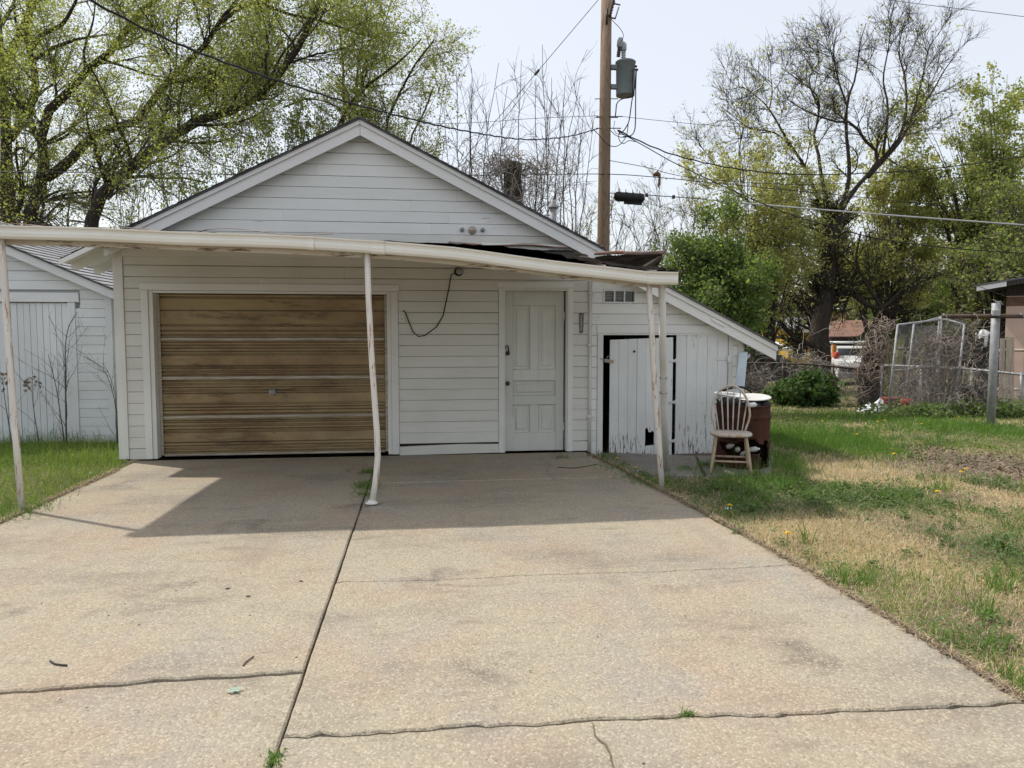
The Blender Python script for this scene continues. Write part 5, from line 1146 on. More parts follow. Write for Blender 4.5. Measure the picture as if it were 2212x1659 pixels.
for px in (1397, 1455):
    c = WY(px, 421+(px-1390)*.07, YP-.02); tag(MB().obox(c, (.07, .06, .09), bev=.01).build("cable_clamp", MT['iron']), "small dark cable clamp beside the splice case" if px < 1400 else "small dark cable clamp further along toward the pale cable", "clamp")
# squirrel crouched on the telephone cable, tail hanging: one continuous skinned body
sq = WY(1420, 382, YP)
def skin(name, pts, edges, rad, m, lab, cat, sub=2):
    me = bpy.data.meshes.new(name); base = Vector(pts[0]); me.from_pydata([tuple(Vector(p)-base) for p in pts], edges, []); me.materials.append(m)
    o = bpy.data.objects.new(name, me); col.objects.link(o); o.location = base; ORG[o] = np.array(base)
    md = o.modifiers.new("skin", 'SKIN'); md.use_smooth_shade = True
    for i, r_ in enumerate(rad): me.skin_vertices[0].data[i].radius = (r_, r_)
    me.skin_vertices[0].data[0].use_root = True
    ms = o.modifiers.new("sub", 'SUBSURF'); ms.levels = sub; ms.render_levels = sub
    return tag(o, lab, cat)
V3 = Vector
skin("squirrel", [sq+V3(q) for q in ((.02,0,.06), (-.02,0,.095), (-.06,0,.085), (-.085,-.01,.045), (-.105,-.02,.015), (.05,0,.04), (.055,-.01,-.05), (.045,-.015,-.14), (.03,-.02,-.22), (.01,-.02,-.27), (-.07,-.02,.0), (.03,-.02,.005))],
     [(0,1),(1,2),(2,3),(3,4),(0,5),(5,6),(6,7),(7,8),(8,9),(2,10),(0,11)], [.062,.062,.052,.042,.020,.045,.030,.036,.034,.012,.016,.020], MT['squirrel'], "brown squirrel crouching on the telephone cable with its tail hanging", "squirrel")

# ------------------------------------------------------------------ far yards: houses, vehicles
def Q(x, y): return (1627.2+x*.16275, 604.8+y*.16275)     # coordinates read off the enlarged back yards
def gable_house(name, lab, px0, px1, dep, zeave, zridge, deep, wall, rf, rot=0., ridge='x', over=.3, win=3):
    a, b = D(px0, 760, dep), D(px1, 760, dep); base = float(gz(a.y))-.1; wdt = (b-a).length
    o = empty(name, ((a.x+b.x)/2, (a.y+b.y)/2, base), lab, "house"); o.rotation_euler = (0, 0, rot); ORG[o] = np.zeros(3); h = zeave-base; hr = zridge-base; w2 = wdt/2
    if ridge == 'x':
        MB().prism([(0,0),(deep,0),(deep,h),(deep/2,hr-.06),(0,h)], -w2, w2, lambda u, v, t: (t, u, v)).build("wall", wall, o)
        for s_ in (0, 1):
            f = (lambda u: u) if s_ == 0 else (lambda u: deep-u); k = (hr-h)/(deep/2)
            MB().prism([(f(-over), h-k*over), (f(deep/2), hr), (f(deep/2), hr+.06), (f(-over), h-k*over+.06)], -w2-over, w2+over, lambda u, v, t: (t, u, v)).build("roof", rf, o)
        MB().box(-w2-over, w2+over, -over-.04, -over-.005, h-(hr-h)/(deep/2)*over-.10, h-(hr-h)/(deep/2)*over+.05).build("fascia", MT['cream'], o)
    else:
        MB().prism([(-w2,0),(w2,0),(w2,h),(0,hr-.06),(-w2,h)], 0, deep, lambda u, v, t: (u, t, v)).build("wall", wall, o); k = (hr-h)/w2
        for s_ in (1, -1):
            MB().prism([(s_*(w2+over), h-k*over), (0, hr), (0, hr+.07), (s_*(w2+over), h-k*over+.07)], -over, deep+over, lambda u, v, t: (u, t, v)).build("roof", rf, o)
            MB().prism([(s_*(w2+over), h-k*over-.10), (0, hr-.10), (0, hr+.02), (s_*(w2+over), h-k*over+.02)], -over-.05, -over-.01, lambda u, v, t: (u, t, v)).build("rake_board", MT['cream'], o)
    for i in range(win):
        x = -w2+wdt*(i+.5)/win; z0 = h*.42
        wn = MB().box(x-.45, x+.45, -.05, -.005, z0, z0+1.15).build("window", MT['cream'], o); MB().box(x-.37, x+.37, -.06, -.052, z0+.08, z0+1.07).build("pane", MT['glass'], wn)
    return o
gable_house("yellow_house", "yellow house with grey tin porch roof beyond the chain link fence", 1700, 1795, 45, 1.75, 2.45, 6, MT['yellow'], MT['gray_roof'], win=2, over=.45)
hs = gable_house("white_roofed_house", "yellow gabled house with white tin roof behind the rusty shed", 1752, 1850, 56, 1.6, 3.6, 8, MT['yellow'], MT['white_roof'], over=.4, win=2)
gable_house("gable_annex", "small bright yellow gable beside the white tin roof", 1806, 1846, 52, 1.75, 3.15, 3, MT['yellow'], MT['rust_roof'], ridge='y', over=.2, win=1)
gable_house("pale_cottage", "small pale grey cottage with white eave just past the shed roof end", 1610, 1684, 40, .75, 1.2, 5, MT['bluewhite'], MT['white_roof'], win=2, over=.5)
# open shed with rusted lean roof
a, b = D(1790, 729, 40), D(1853, 728, 40); c, d = D(1900, 692, 44.5), D(1797, 695, 44.5)
o = empty("rust_roofed_shed", ((a.x+c.x)/2, (a.y+c.y)/2, float(gz(a.y))), "open shed with slanting rusted tin roof behind the pickup", "shed")
MB().add([a, b, c, d, a+V3((0,0,.05)), b+V3((0,0,.05)), c+V3((0,0,.05)), d+V3((0,0,.05))], [(0,3,2,1),(4,5,6,7),(0,1,5,4),(1,2,6,5),(2,3,7,6),(3,0,4,7)]).build("roof", MT['rust_roof'], o)
for p in (a, b, c, d): MB().tube([V3((p.x, p.y, float(gz(p.y))-.2)), p-V3((0,0,.02))], .07, 8).build("post", MT['fencedark'], o)
p0 = d.lerp(a, .1); p1 = c.lerp(b, .1); mb = MB(); mb.add([(p0.x, p0.y, float(gz(p0.y))), (p1.x, p1.y, float(gz(p0.y))), (p1.x, p1.y, p1.z-.1), (p0.x, p0.y, p0.z-.1)], [(0,1,2,3)]); o2 = mb.build("rear_wall", MT['fencedark'], o); o2.modifiers.new("thick", 'SOLIDIFY').thickness = .06
def wheel(parent, c, r, w_, axis):
    ty = MB().lathe([(r*.62, -w_/2), (r*.95, -w_/2), (r, -w_*.3), (r, w_*.3), (r*.95, w_/2), (r*.62, w_/2)], c, 20, axis).build("tyre", MT['black'], parent)
    MB().lathe([(.03, -w_*.42), (r*.3, -w_*.45), (r*.6, -w_*.35), (r*.6, w_*.35), (r*.3, w_*.45), (.03, w_*.42)], c, 16, axis).build("rim", MT['steel'], ty)
# white pickup seen from the front
tp = D(1832, 828, 35); tz = float(gz(tp.y)); tk = empty("white_pickup", (tp.x, tp.y, tz), "white pickup with a ladder rack parked before the rusty shed", "pickup truck"); tk.rotation_euler = (0, 0, -.35); ORG[tk] = np.zeros(3)
sec = [(-2.7, .45), (-2.72, .85), (-2.6, 1.08), (-1.35, 1.16), (-.75, 1.72), (.55, 1.76), (.75, 1.18), (2.6, 1.15), (2.62, .45)]
def loft(mb, sec, w0, w1):
    n = len(sec); zs = [z for _, z in sec]; P = []
    for s_ in (-1, 1):
        for y, z in sec: P.append((s_*(w0 if z < 1.2 else w1), y, z))
    return mb.add(P, [tuple(range(n)), tuple(range(2*n-1, n-1, -1))]+[(i, n+i, n+(i+1) % n, (i+1) % n) for i in range(n)])
body = loft(MB(), sec, .95, .74).build("body", MT['carwhite'], tk)
MB().add([(-.70,-1.31,1.19),(.70,-1.31,1.19),(.64,-.82,1.67),(-.64,-.82,1.67)], [(0,1,2,3)]).build("windscreen", MT['glass'], body)
for s_ in (-1, 1): MB().add([(s_*.90,-1.2,1.22),(s_*.90,.6,1.22),(s_*.77,.45,1.68),(s_*.77,-.75,1.68)], [(0,1,2,3)]).build("side_window", MT['glass'], body)
MB().box(-.55, .55, -2.76, -2.70, .68, .90).build("grille", MT['black'], tk); MB().box(-.98, .98, -2.83, -2.70, .42, .60).build("bumper", MT['steel'], tk)
for s_ in (-1, 1):
    MB().obox((s_*.74, -2.72, .80), (.28, .06, .20), bev=.02).build("headlight", MT['glass'], tk)
    for y in (-1.8, 1.7): wheel(tk, (s_*.86, y, .37), .37, .24, 'x')
for y in (-.6, .4, 2.4):
    MB().tube([(-.98, y, 1.93), (.98, y, 1.93)], .035, 8).build("rack_bar", MT['carwhite'], tk)
    for s_ in (-1, 1): MB().tube([(s_*.86, y, 1.1), (s_*.86, y, 1.93)], .025, 8).build("rack_post", MT['carwhite'], tk)
for s_ in (-1, 1): MB().tube([(s_*.92, -.9, 1.96), (s_*.92, 2.5, 1.96)], .03, 8).build("rack_rail", MT['carwhite'], tk)
# dark car seen from the side, mostly behind the shed corner
kp = D(1648, 838, 30); kz = float(gz(kp.y)); ck = empty("dark_car", (kp.x, kp.y, kz), "dark parked car showing behind the shed corner and the fence", "car"); ORG[ck] = np.zeros(3); ck.rotation_euler = (0, 0, math.pi/2+.1)
sec = [(-2.2, .32), (-2.22, .62), (-2.05, .84), (-1.0, .93), (-.35, 1.36), (.85, 1.40), (1.55, .96), (2.15, .88), (2.2, .34)]
n = len(sec); P = []
for s_ in (-1, 1): P += [(s_*(.88 if z < 1 else .68), y, z) for y, z in sec]
cb = MB().add(P, [tuple(range(n)), tuple(range(2*n-1, n-1, -1))]+[(i, n+i, n+(i+1) % n, (i+1) % n) for i in range(n)]).build("body", MT['cardark'], ck)
for s_ in (-1, 1):
    MB().add([(s_*.885,-.92,.96),(s_*.885,1.4,.98),(s_*.725,.80,1.34),(s_*.725,-.32,1.31)], [(0,1,2,3)]).build("side_window", MT['glass'], cb)
    MB().obox((s_*.6, -2.2, .66), (.3, .06, .14), bev=.02).build("headlight", MT['glass'], ck); MB().obox((s_*.62, 2.17, .72), (.28, .06, .14), bev=.02).build("tail_light", MT['red'], ck)
    for y in (-1.4, 1.35): wheel(ck, (s_*.82, y, .31), .31, .2, 'x')
MB().add([(-.8,-.98,.95),(.8,-.98,.95),(.64,-.38,1.33),(-.64,-.38,1.33)], [(0,1,2,3)]).build("windscreen", MT['glass'], cb)
p = D(1802, 745, 34); tag(MB().obox((p.x, p.y, (p.z+float(gz(p.y)))/2), (.16, .16, p.z-float(gz(p.y))), bev=.01).build("orange_post", MT['orange']), "short orange post standing left of the pickup", "post")
p = D(1807, 768, 33); tag(MB().lathe([(.001,-.14),(.10,-.14),(.14,0),(.10,.12),(.04,.17),(.001,.18)], p, 12).build("red_jug", MT['red']), "red jug hung in the vines left of the pickup", "jug")
# peach house at the far right, with its eave
hd = 21.; a = D(2172, 700, hd); hz = float(gz(a.y)); o = empty("peach_house", (a.x, a.y, hz), "peach stucco house with dark eave at the right fence", "house"); o.rotation_euler = (0, 0, -math.radians(44)); ORG[o] = np.zeros(3)
zt = D(2172, 640, hd).z-hz; ez = D(2118, 620, hd).z-hz; sl = .16
MB().box(0, 9, 0, 6, -.2, zt).build("wall", MT['peach'], o)
MB().box(-.003, 9, -.012, -.001, zt-.28, zt-.02).build("brick_band", MT['rust_roof'], o)
rz = lambda x: ez+sl*(x+.75)
MB().prism([(-.75, rz(-.75)), (6.5, rz(6.5)), (6.5, rz(6.5)+.05), (-.75, rz(-.75)+.05)], -.6, 6.4, lambda u, v, t: (u, t, v)).build("roof", MT['shingle'], o)
for i in range(9):
    x = -.68+i*.72; MB().prism([(x, rz(x)-.13), (x+.70, rz(x+.70)-.13), (x+.70, rz(x+.7)-.005), (x, rz(x)-.005)], -.585, -.56, lambda u, v, t: (u, t, v)).build("fascia_board", MT['trim'] if i % 2 == 0 else MT['fencedark'], o)
MB().prism([(-.02, zt), (9, zt), (6, rz(6)), (-.02, rz(-.02)-.02)], .1, 6, lambda u, v, t: (u, t, v)).build("gable_fill", MT['fencedark'], o)
tag(MB().lathe([(.30, 0), (.27, .03), (.18, .07), (.05, .095), (.001, .10), (.05, .085), (.18, .06), (.27, .02), (.30, -.005)], D(2132, 735, 19), 24, rot=Euler((1.2, 0, .3)).to_matrix()).build("dish_antenna", MT['whiteplastic']), "round white dish showing above the board fence beside the clothesline post", "dish")

# ------------------------------------------------------------------ fences
def board_fence(name, lab, pts, n, h, m, lean=0., gap=.015, seed=0, missing=()):
    r = random.Random(seed); P = catmull(pts, n+1); o = empty(name, tuple(P[0]), lab, "fence")
    for i in range(n):
        if i in missing: continue
        a, b = V3(P[i]), V3(P[i+1]); d = (b-a); wd = d.length-gap; c = (a+b)/2; hh = h*r.uniform(.96, 1.03); R = d.to_track_quat('X', 'Z').to_matrix() @ Euler((0, lean+r.uniform(-.02, .02), 0)).to_matrix()
        MB().obox(c+R @ V3((0, 0, hh/2)), (wd, .018, hh), R, bev=.003).build("board", m, o)
    for zz in (.3, .82):
        q = [V3(p)+V3((0, .03, zz*h)) for p in P]; MB().tube([q[0], q[len(q)//2], q[-1]], .035, 4, smooth=False).build("rail", m, o)
    return o
gp = lambda x, y, dep: (lambda p: V3((p.x, p.y, float(gz(p.y)))))(D(x, y, dep))
board_fence("weathered_board_fence", "weathered tan board fence right of the clothesline post", [gp(2155, 890, 16.6), gp(2230, 892, 16.4), gp(2420, 900, 16.0)], 18, 1.66, MT['fencewood'], seed=3, missing=(3,))
board_fence("dark_board_fence", "dark leaning board fence behind the kennel panels", [gp(1935, 870, 19.3), gp(2040, 870, 18.9), gp(2160, 870, 18.4)], 19, 1.75, MT['fencedark'], lean=.10, gap=.03, seed=5)
def rot_tube(mb, a, b, r, n=8): mb.tube([a, b], r, n); return mb
def chain_mesh(org, u, v, W_, H_, parent, m, cell=.06, r=.0016, nm="wire_mesh"):
    mb_v = []; N = int((W_+H_)/cell); segs = []
    for i in range(N):
        s = i*cell
        for sg in (1, -1):
            x0, z0 = (s, 0) if s <= W_ else (W_, s-W_); x1, z1 = (s-H_, H_) if s >= H_ else (0, s)
            if sg < 0: x0, x1 = W_-x0, W_-x1
            segs.append((x0, z0, x1, z1))
    P = np.array([[np.array(org)+np.array(u)*a+np.array(v)*b, np.array(org)+np.array(u)*c+np.array(v)*d] for a, b, c, d in segs])
    V, F = tubes(P, np.full((len(P), 2), r), 3); return np_mesh(nm, V, F, m, False, parent=parent)
fx = [1590, 1692, 1765, 1871, 1904, 2063, 2207, 2330]; fy = [784, 785, 788, 797, 789, 795, 809, 822]
fdep = lambda x: float(np.interp(x, [1590, 1690, 2207, 2400], [20.3, 19.5, 15.2, 13.8]))
rl = [D(x, y, fdep(x)) for x, y in zip(fx, fy)]; cf = empty("chain_link_fence", (rl[1].x, rl[1].y, float(gz(rl[1].y))), "low chain link fence along the back of the lawn", "fence")
MB().tube(catmull(rl[:5], 30), .030, 8).build("top_rail", MT['iron'], cf); MB().tube(catmull(rl[4:], 24), .026, 8).build("top_rail", MT['steel'], cf)
for x in (1592, 1692, 1800, 1905, 1990, 2100, 2207, 2320):
    p = D(x, float(np.interp(x, fx, fy))-2, fdep(x)); MB().tube([(p.x, p.y, float(gz(p.y))-.2), (p.x, p.y, p.z+.03)], .03, 10).build("post", MT['steel'] if x > 1900 else MT['iron'], cf)
for i in range(len(rl)-1):
    a, b = rl[i], rl[i+1]; h = min(a.z-float(gz(a.y)), b.z-float(gz(b.y)))+.02; u = V3((b.x-a.x, b.y-a.y, b.z-a.z)); W_ = u.length; u = u/W_
    chain_mesh(V3((a.x, a.y, a.z-h)), u, (0, 0, 1), W_, h, cf, MT['steel'])
def panel(name, lab, c4, extra=(), group="kennel panels"):
    a, b, c, d = c4; o = empty(name, tuple(a), lab, "kennel panel", group)
    MB().tube([a, b], .021, 8).build("upright", MT['steel'], o); MB().tube([d, c], .021, 8).build("upright", MT['steel'], o); MB().tube([b, c], .021, 8).build("top_bar", MT['steel'], o); MB().tube([a+(d-a)*.0+V3((0,0,.05)), d+V3((0,0,.05))], .021, 8).build("bottom_bar", MT['steel'], o)
    m1, m2 = a.lerp(b, .5), d.lerp(c, .5); MB().tube([m1, m2], .016, 8).build("middle_bar", MT['steel'], o)
    u = (d-a); v = (b-a); chain_mesh(a, u/u.length, v/v.length, u.length, v.length, o, MT['steel']); return o
kd = 15.3
panel("kennel_panel", "leaning chain link kennel panel facing the lawn, wrapped in dead vines", (gp(1917, 897, kd), D(1939, 702, kd), D(2030, 690, 15.8), gp(2008, 878, 16.0)))
panel("kennel_panel", "chain link kennel panel tilted behind the leaning one", (gp(1952, 880, 16.6), D(1974, 701, 16.6), D(2034, 684, 16.9), gp(2024, 872, 16.9)))
panel("kennel_panel", "chain link kennel panel slanting down toward the clothesline post", (gp(2012, 880, 16.0), D(2030, 686, 15.9), D(2083, 701, 15.2), gp(2062, 892, 15.3)))
# clothesline post
tb = G(2140, 925); td = 12.4; tpz = D(2152, 655, td); o = empty("clothesline_post", tuple(tb), "grey steel clothesline post with rusty crossbar at the lawn edge", "clothesline post")
MB().tube([tb-V3((0,0,.15)), tb.lerp(tpz, .5), tpz], .066, 16).build("upright", MT['steel'], o); MB().lathe([(.07, 0), (.072, .01), (.07, .02)], tb+V3((.002,0,.13)), 16).build("ring", MT['whiteplastic'], o)
a, b = D(2036, 683, td-.1), D(2212, 683, td-.1); b = a+(b-a)*1.35
MB().tube([a, b], .036, 12).build("crossbar", plain('rusty brown pipe', (.11,.075,.055), (.06,.045,.038), 8, .85), o)
for q in (.02, .30, .72): 
    c = a.lerp(b, q); MB().tube([c+V3((-.03,0,.04)), c+V3((.0,-.04,.0)), c+V3((.03,-.02,-.05)), c+V3((.05,-.01,-.16+.1*q))], .006, 6).build("line_stub", MT['wirepale'], o)
for q in range(4): MB().tube([tpz, tpz+V3((-.03+.03*q, -.02, .03)), tpz+V3((-.08+.06*q, -.03, .06-.03*q))], .006, 6).build("line_knot", MT['wirepale'], o)
MB().obox(D(2152, 676, td-.16), (.12, .05, .10), bev=.008).build("clamp", MT['steel'], o)

# ------------------------------------------------------------------ vines and bushes along the fence
def tangle(name, lab, specs, seed, m='vine', cat="vine", base=None):
    rng = np.random.default_rng(seed); parts = []
    for n, c, s, kw in specs: kw = dict(kw, r=kw['r']*.72); P, R = squiggle(rng, max(5, int(n*.36)), c, s, **kw); P[:, :, 2] = np.maximum(P[:, :, 2], gz(P[:, :, 1])+.01); parts.append(tubes(P, R, 3))
    V, F = join(parts); c = V.mean(0); return tag(np_mesh(name, V, F, MT[m], False, org=(c[0], c[1], float(gz(c[1])))), lab, cat)
tangle("dead_vine_clump", "dense dead vine column on the fence post in front of the furrowed trunk", [(260, D(1742, 830, 19.3), (.22, .25, .65), dict(r=.009, wig=.3)), (140, D(1740, 785, 19.3), (.45, .35, .22), dict(r=.008))], 1)
tangle("dead_vine_clump", "sprawling dead vines on the chain link between post and stump", [(150, D(1820, 815, 19.0), (1.1, .4, .35), dict(r=.008)), (120, D(1800, 840, 18.8), (1.2, .4, .4), dict(r=.008, wig=.4, up0=.6))], 2, 'vinered')
tangle("dead_vine_clump", "thin bare vines strung on the fence before the dark car", [(240, D(1650, 825, 19.6), (.75, .25, .4), dict(r=.007, wig=.3, up0=.6))], 3)
tangle("dead_vine_clump", "tangled reddish vines swallowing the kennel panels", [(330, D(2010, 800, 15.4), (.7, .5, .75), dict(r=.0075)), (200, D(2035, 740, 15.6), (.55, .4, .35), dict(r=.0075)), (160, D(1970, 830, 15.3), (.5, .4, .5), dict(r=.007))], 4, 'vinered')
tangle("dead_vine_clump", "pale looping vines between kennel and clothesline post", [(200, D(2085, 790, 15.0), (.55, .4, .8), dict(r=.0065)), (90, D(2100, 720, 15.4), (.6, .3, .25), dict(r=.006)), (110, D(2085, 860, 14.8), (.6, .3, .3), dict(r=.0065, up0=.5))], 5)
tangle("dead_vine_clump", "brown brambles at the foot of the weathered board fence", [(150, D(2185, 860, 15.7), (.75, .3, .3), dict(r=.006, up0=.5))], 6)
tangle("dead_vine_clump", "few pale curling vine stems rising left of the furrowed trunk", [(14, D(1750, 720, 19.2), (.5, .2, .45), dict(r=.011, wig=.3, up0=1.2, K=7, step=.13))], 7)
st0 = gp(1880, 860, 18.2); o = empty("vine_covered_stump", tuple(st0), "leaning stump shaggy with dry vines beside the kennel", "stump")
V, F = tubes(*limb([st0-V3((0,0,.1)), D(1878, 800, 18.2), D(1890, 750, 18.2), D(1901, 712, 18.2)], .28, .17, 14), 12); np_mesh("trunk", V, F, MT['bark'], True, parent=o)
rng = np.random.default_rng(31); parts = []
for n, c, s, kw in ((150, D(1885, 800, 18.0), (.25, .25, .6), dict(r=.009, wig=.25, grav=.1)), (90, D(1897, 745, 18.0), (.22, .25, .3), dict(r=.009, wig=.25, grav=.1)), (40, D(1903, 712, 18.0), (.22, .2, .12), dict(r=.008, wig=.3, up0=1.2, K=6))):
    P, R = squiggle(rng, n, c, s, **kw); parts.append(tubes(P, R, 3))
V, F = join(parts); np_mesh("vines", V, F, MT['vinered'], False, parent=o)
def bush(name, lab, c, s, n, size, m, seed, nst=30):
    rng = np.random.default_rng(seed); c = np.array(c, float); g0 = float(gz(c[1])); o = empty(name, (c[0], c[1], g0), lab, "bush")
    P0 = np.stack([rng.normal(c[0], s[0]*.25, nst), rng.normal(c[1], s[1]*.25, nst), np.full(nst, g0)], 1); P1 = np.stack([rng.normal(c[0], s[0]*.55, nst), rng.normal(c[1], s[1]*.55, nst), g0+s[2]*rng.uniform(.5, 1.1, nst)], 1)
    mid = (P0+P1)/2+rng.normal(0, .08, (nst, 3)); P = np.stack([P0, mid, P1], 1); V, F = tubes(P, np.full((nst, 3), .007), 3); np_mesh("stems", V, F, MT['twig'], False, parent=o)
    B, R = spawn(rng, P, np.full((nst, 3), .007), nst*8, tr=(.15, 1), ang=(50, 15), ln=(.15, .35), K=4, rmin=.003)
    V, F = leaves(rng, B, n, size, jit=.05, wide=.4); V[:, 2] = np.maximum(V[:, 2], g0+.005); np_mesh("foliage", V, F, m, False, parent=o); return o
bush("green_bush", "dark green leafy bush growing through the chain link fence", gp(1760, 872, 18.4), (1.0, .5, .75), 6000, .085, L['bush'], 1)
bush("green_bush", "small green bush right beside the fence post", gp(1700, 872, 18.8), (.45, .3, .5), 1600, .08, L['bush'], 2)
bush("green_bush", "loose green weeds at the foot of the kennel panels", gp(2030, 890, 14.8), (1.4, .4, .22), 2600, .06, L['weed'], 3)
bush("green_bush", "green weeds along the weathered board fence", gp(2190, 905, 14.6), (.9, .3, .22), 1300, .06, L['weed'], 4)
# tall reed grass behind the stump
rng = np.random.default_rng(5); n = 130; c = np.array(D(1935, 745, 19.6)); P0 = np.stack([rng.normal(c[0], .35, n), rng.normal(c[1], .2, n), np.full(n, float(gz(c[1])))], 1); dd = nrm(np.stack([rng.normal(.25, .45, n), rng.normal(0, .3, n), np.ones(n)*1.5], 1)); P = np.stack([P0, P0+dd*1.2, P0+dd*1.9+np.stack([dd[:, 0]*.5, dd[:, 1]*.4, -.05*np.ones(n)], 1)], 1)
V, F = tubes(P, np.tile([.012, .009, .003], (n, 1)), 3); tag(np_mesh("reed_clump", V, F, L['olive'], False), "yellow green reed clump arching behind the vine covered stump", "reeds")
# litter by the kennel
def bag(name, c, s, seed, lab):
    rng = random.Random(seed); P = []; n, k = 14, 7; fs = []
    for i in range(k):
        f = i/(k-1); r_ = (math.sin(math.pi*min(1, f*.8+.18)))**.7*(1-f*.55)
        for j in range(n): q = 2*math.pi*j/n; w_ = 1+rng.uniform(-.22, .22); P.append((c[0]+s[0]*r_*w_*math.cos(q)+s[0]*.25*f, c[1]+s[1]*r_*w_*math.sin(q), c[2]+s[2]*f*(1+rng.uniform(-.12, .12))))
    fs = [(i*n+j, i*n+(j+1) % n, (i+1)*n+(j+1) % n, (i+1)*n+j) for i in range(k-1) for j in range(n)]+[tuple(range(n-1, -1, -1)), tuple(range((k-1)*n, k*n))]
    tag(MB().add(P, fs).build(name, MT['bag']), lab, "trash bag")
bag("white_bag", gp(1872, 876, 16.2), (.24, .18, .22), 1, "limp white plastic bag on the grass below the vine covered stump")
bag("white_bag", gp(1896, 878, 16.0), (.22, .18, .33), 2, "peaked translucent white bag right beside the limp one")
p = gp(1957, 858, 16.4); tag(MB().lathe([(.001, .10), (.07, .11), (.10, .20), (.12, .26), (.09, .30), (.001, .31)], p, 14).build("red_pot", MT['red']), "small red plastic pot among the vines inside the kennel", "pot")
p = gp(1930, 862, 16.8); tag(MB().obox(p+V3((0,0,.2)), (.5, .3, .24), bev=.02).build("red_crate", plain('faded red plastic', (.17,.04,.03), (.11,.03,.025), 6, .7)), "faded red crate half hidden behind the kennel panel", "crate")
p = gp(2090, 870, 15.6); tag(MB().lathe([(.20,-.09),(.31,-.09),(.33,-.05),(.33,.05),(.31,.09),(.20,.09)], p+V3((0,0,.3)), 22, 'y').build("discarded_tyre", MT['black']), "old black tyre leaning inside the vine tangle", "tyre")

# ------------------------------------------------------------------ lawn: grass, dead straw, weeds, leaf litter
rng = np.random.default_rng(2024)
def sines(seed, f0, n=7):
    r = np.random.default_rng(seed); k = r.normal(0, f0, (n, 2)); p = r.uniform(0, 6.28, n)
    return lambda x, y: sum(np.sin(x*k[i, 0]+y*k[i, 1]+p[i]) for i in range(n))/math.sqrt(n)
n1, n2, n3 = sines(1, 1.6), sines(2, 4.5), sines(3, 2.4)
def blob(px, py, rx, ry):
    c = G(px, py); a = G(px+rx, py); b = G(px, py-ry); e = G(px, py+ry)
    return (c.x, (b.y+e.y)/2, abs(a.x-c.x), abs(b.y-e.y)/2)
def field(bl, x, y):
    v = np.zeros_like(x)
    for (cx, cy, rx, ry), amp in bl: v = np.maximum(v, amp*np.exp(-((x-cx)/rx)**2-((y-cy)/ry)**2))
    return v
STRAW = [(blob(1900,1160,280,60), 1.9), (blob(1860,1016,170,26), 2.2), (blob(2080,1250,200,70), .8), (blob(2140,1078,150,16), 2.4), (blob(1620,1135,120,18), .9), (blob(1500,1070,80,14), .7), (blob(1700,1200,120,30), .7), (blob(2120,985,90,14), .7)]
WEED = [(blob(1850,1078,180,26), 1.6), (blob(1520,1062,90,16), 1.0), (blob(2130,1190,80,50), 1.1), (blob(1640,1100,60,16), .9), (blob(2170,1055,60,16), 1.4), (blob(2040,1400,160,30), .5)]
LITT = [(blob(2120,1008,150,30), 2.4), (blob(2000,975,90,16), .9), (blob(1880,900,120,14), .5), (blob(1440,1072,40,12), 1.2)]
LUSH = [(blob(1800,965,150,50), 1.25), (blob(1900,905,200,18), .9), (blob(2100,930,120,20), .9), (blob(1700,1000,60,22), 1.2), (blob(2190,1480,60,40), .8), (blob(2000,1400,60,20), .6)]
def blades(pts, h, w_, lean, rng):
    n = len(pts); a = rng.uniform(0, 6.28, n); sd = np.stack([np.cos(a), np.sin(a), 0*a], 1)*(w_*rng.uniform(.6, 1.3, n))[:, None]; b = rng.uniform(0, 6.28, n); ld = np.stack([np.cos(b), np.sin(b), 0*b], 1)
    H_ = (h*rng.lognormal(0, .35, n))[:, None]; le = (lean*rng.uniform(.2, 1.6, n))[:, None]; up = np.array([0, 0, 1.])
    m = pts+up*H_*.55*np.sqrt(np.maximum(.1, 1-.3*le**2))+ld*H_*.28*le; t = m+up*H_*.45*np.maximum(-.2, 1-le*.8)+ld*H_*.5*le
    V = np.stack([pts-sd, pts+sd, m+sd*.75, m-sd*.75, t], 1).reshape(-1, 3); i = np.arange(n)[:, None]*5
    return V, np.concatenate([i+np.array([[0, 1, 2]]), i+np.array([[0, 2, 3]]), i+np.array([[3, 2, 4]])], 0)
def flats(pts, s, zr, rng, tilt=.5, wide=.4):
    n = len(pts); c = pts+np.stack([0*pts[:, 0], 0*pts[:, 0], rng.uniform(zr[0], zr[1], n)], 1); u = nrm(np.stack([rng.normal(size=n), rng.normal(size=n), rng.normal(0, tilt, n)], 1)); v = nrm(np.cross(u, np.stack([rng.normal(0, tilt, n), rng.normal(0, tilt, n), np.ones(n)], 1))); q = (s*rng.lognormal(0, .3, n))[:, None]
    return np.stack([c, c+u*q*.5+v*q*wide, c+u*q, c+u*q*.5-v*q*wide], 1).reshape(-1, 3), np.arange(4*n).reshape(-1, 4)
XRv = lambda y: np.interp(y, [-4, 2.7, 4.2, 5.7, 6.8, 8.0, 9.3], [2.5, 2.46, 2.44, 2.38, 2.29, 2.2, 2.05])
def ok_right(x, y):
    e = .045*n2(x, y*2)+.02*np.sin(31*y+2*n1(x, y))-.01
    m = (x > XRv(y)+.012+e)
    m &= ~((x > 2.0) & (x < 4.12) & (y > 9.15) & (y < 14.7)); m &= ~((x < 2.2) & (y > 9.1) & (y < 15.8))
    pd = (x > 2.5-.1*(y-8)) & (x < 3.95) & (y > 7.62+.03*n2(x*3, y)) & (y < 9.2); m &= ~pd
    ang = np.arctan2(x, y)-YAW; m &= (ang < math.radians(50))
    return m
def sample(n, x0, x1, y0, y1, pw_):
    y = y0+(y1-y0)*rng.uniform(0, 1, n)**pw_; x = rng.uniform(x0, x1, n); return x, y
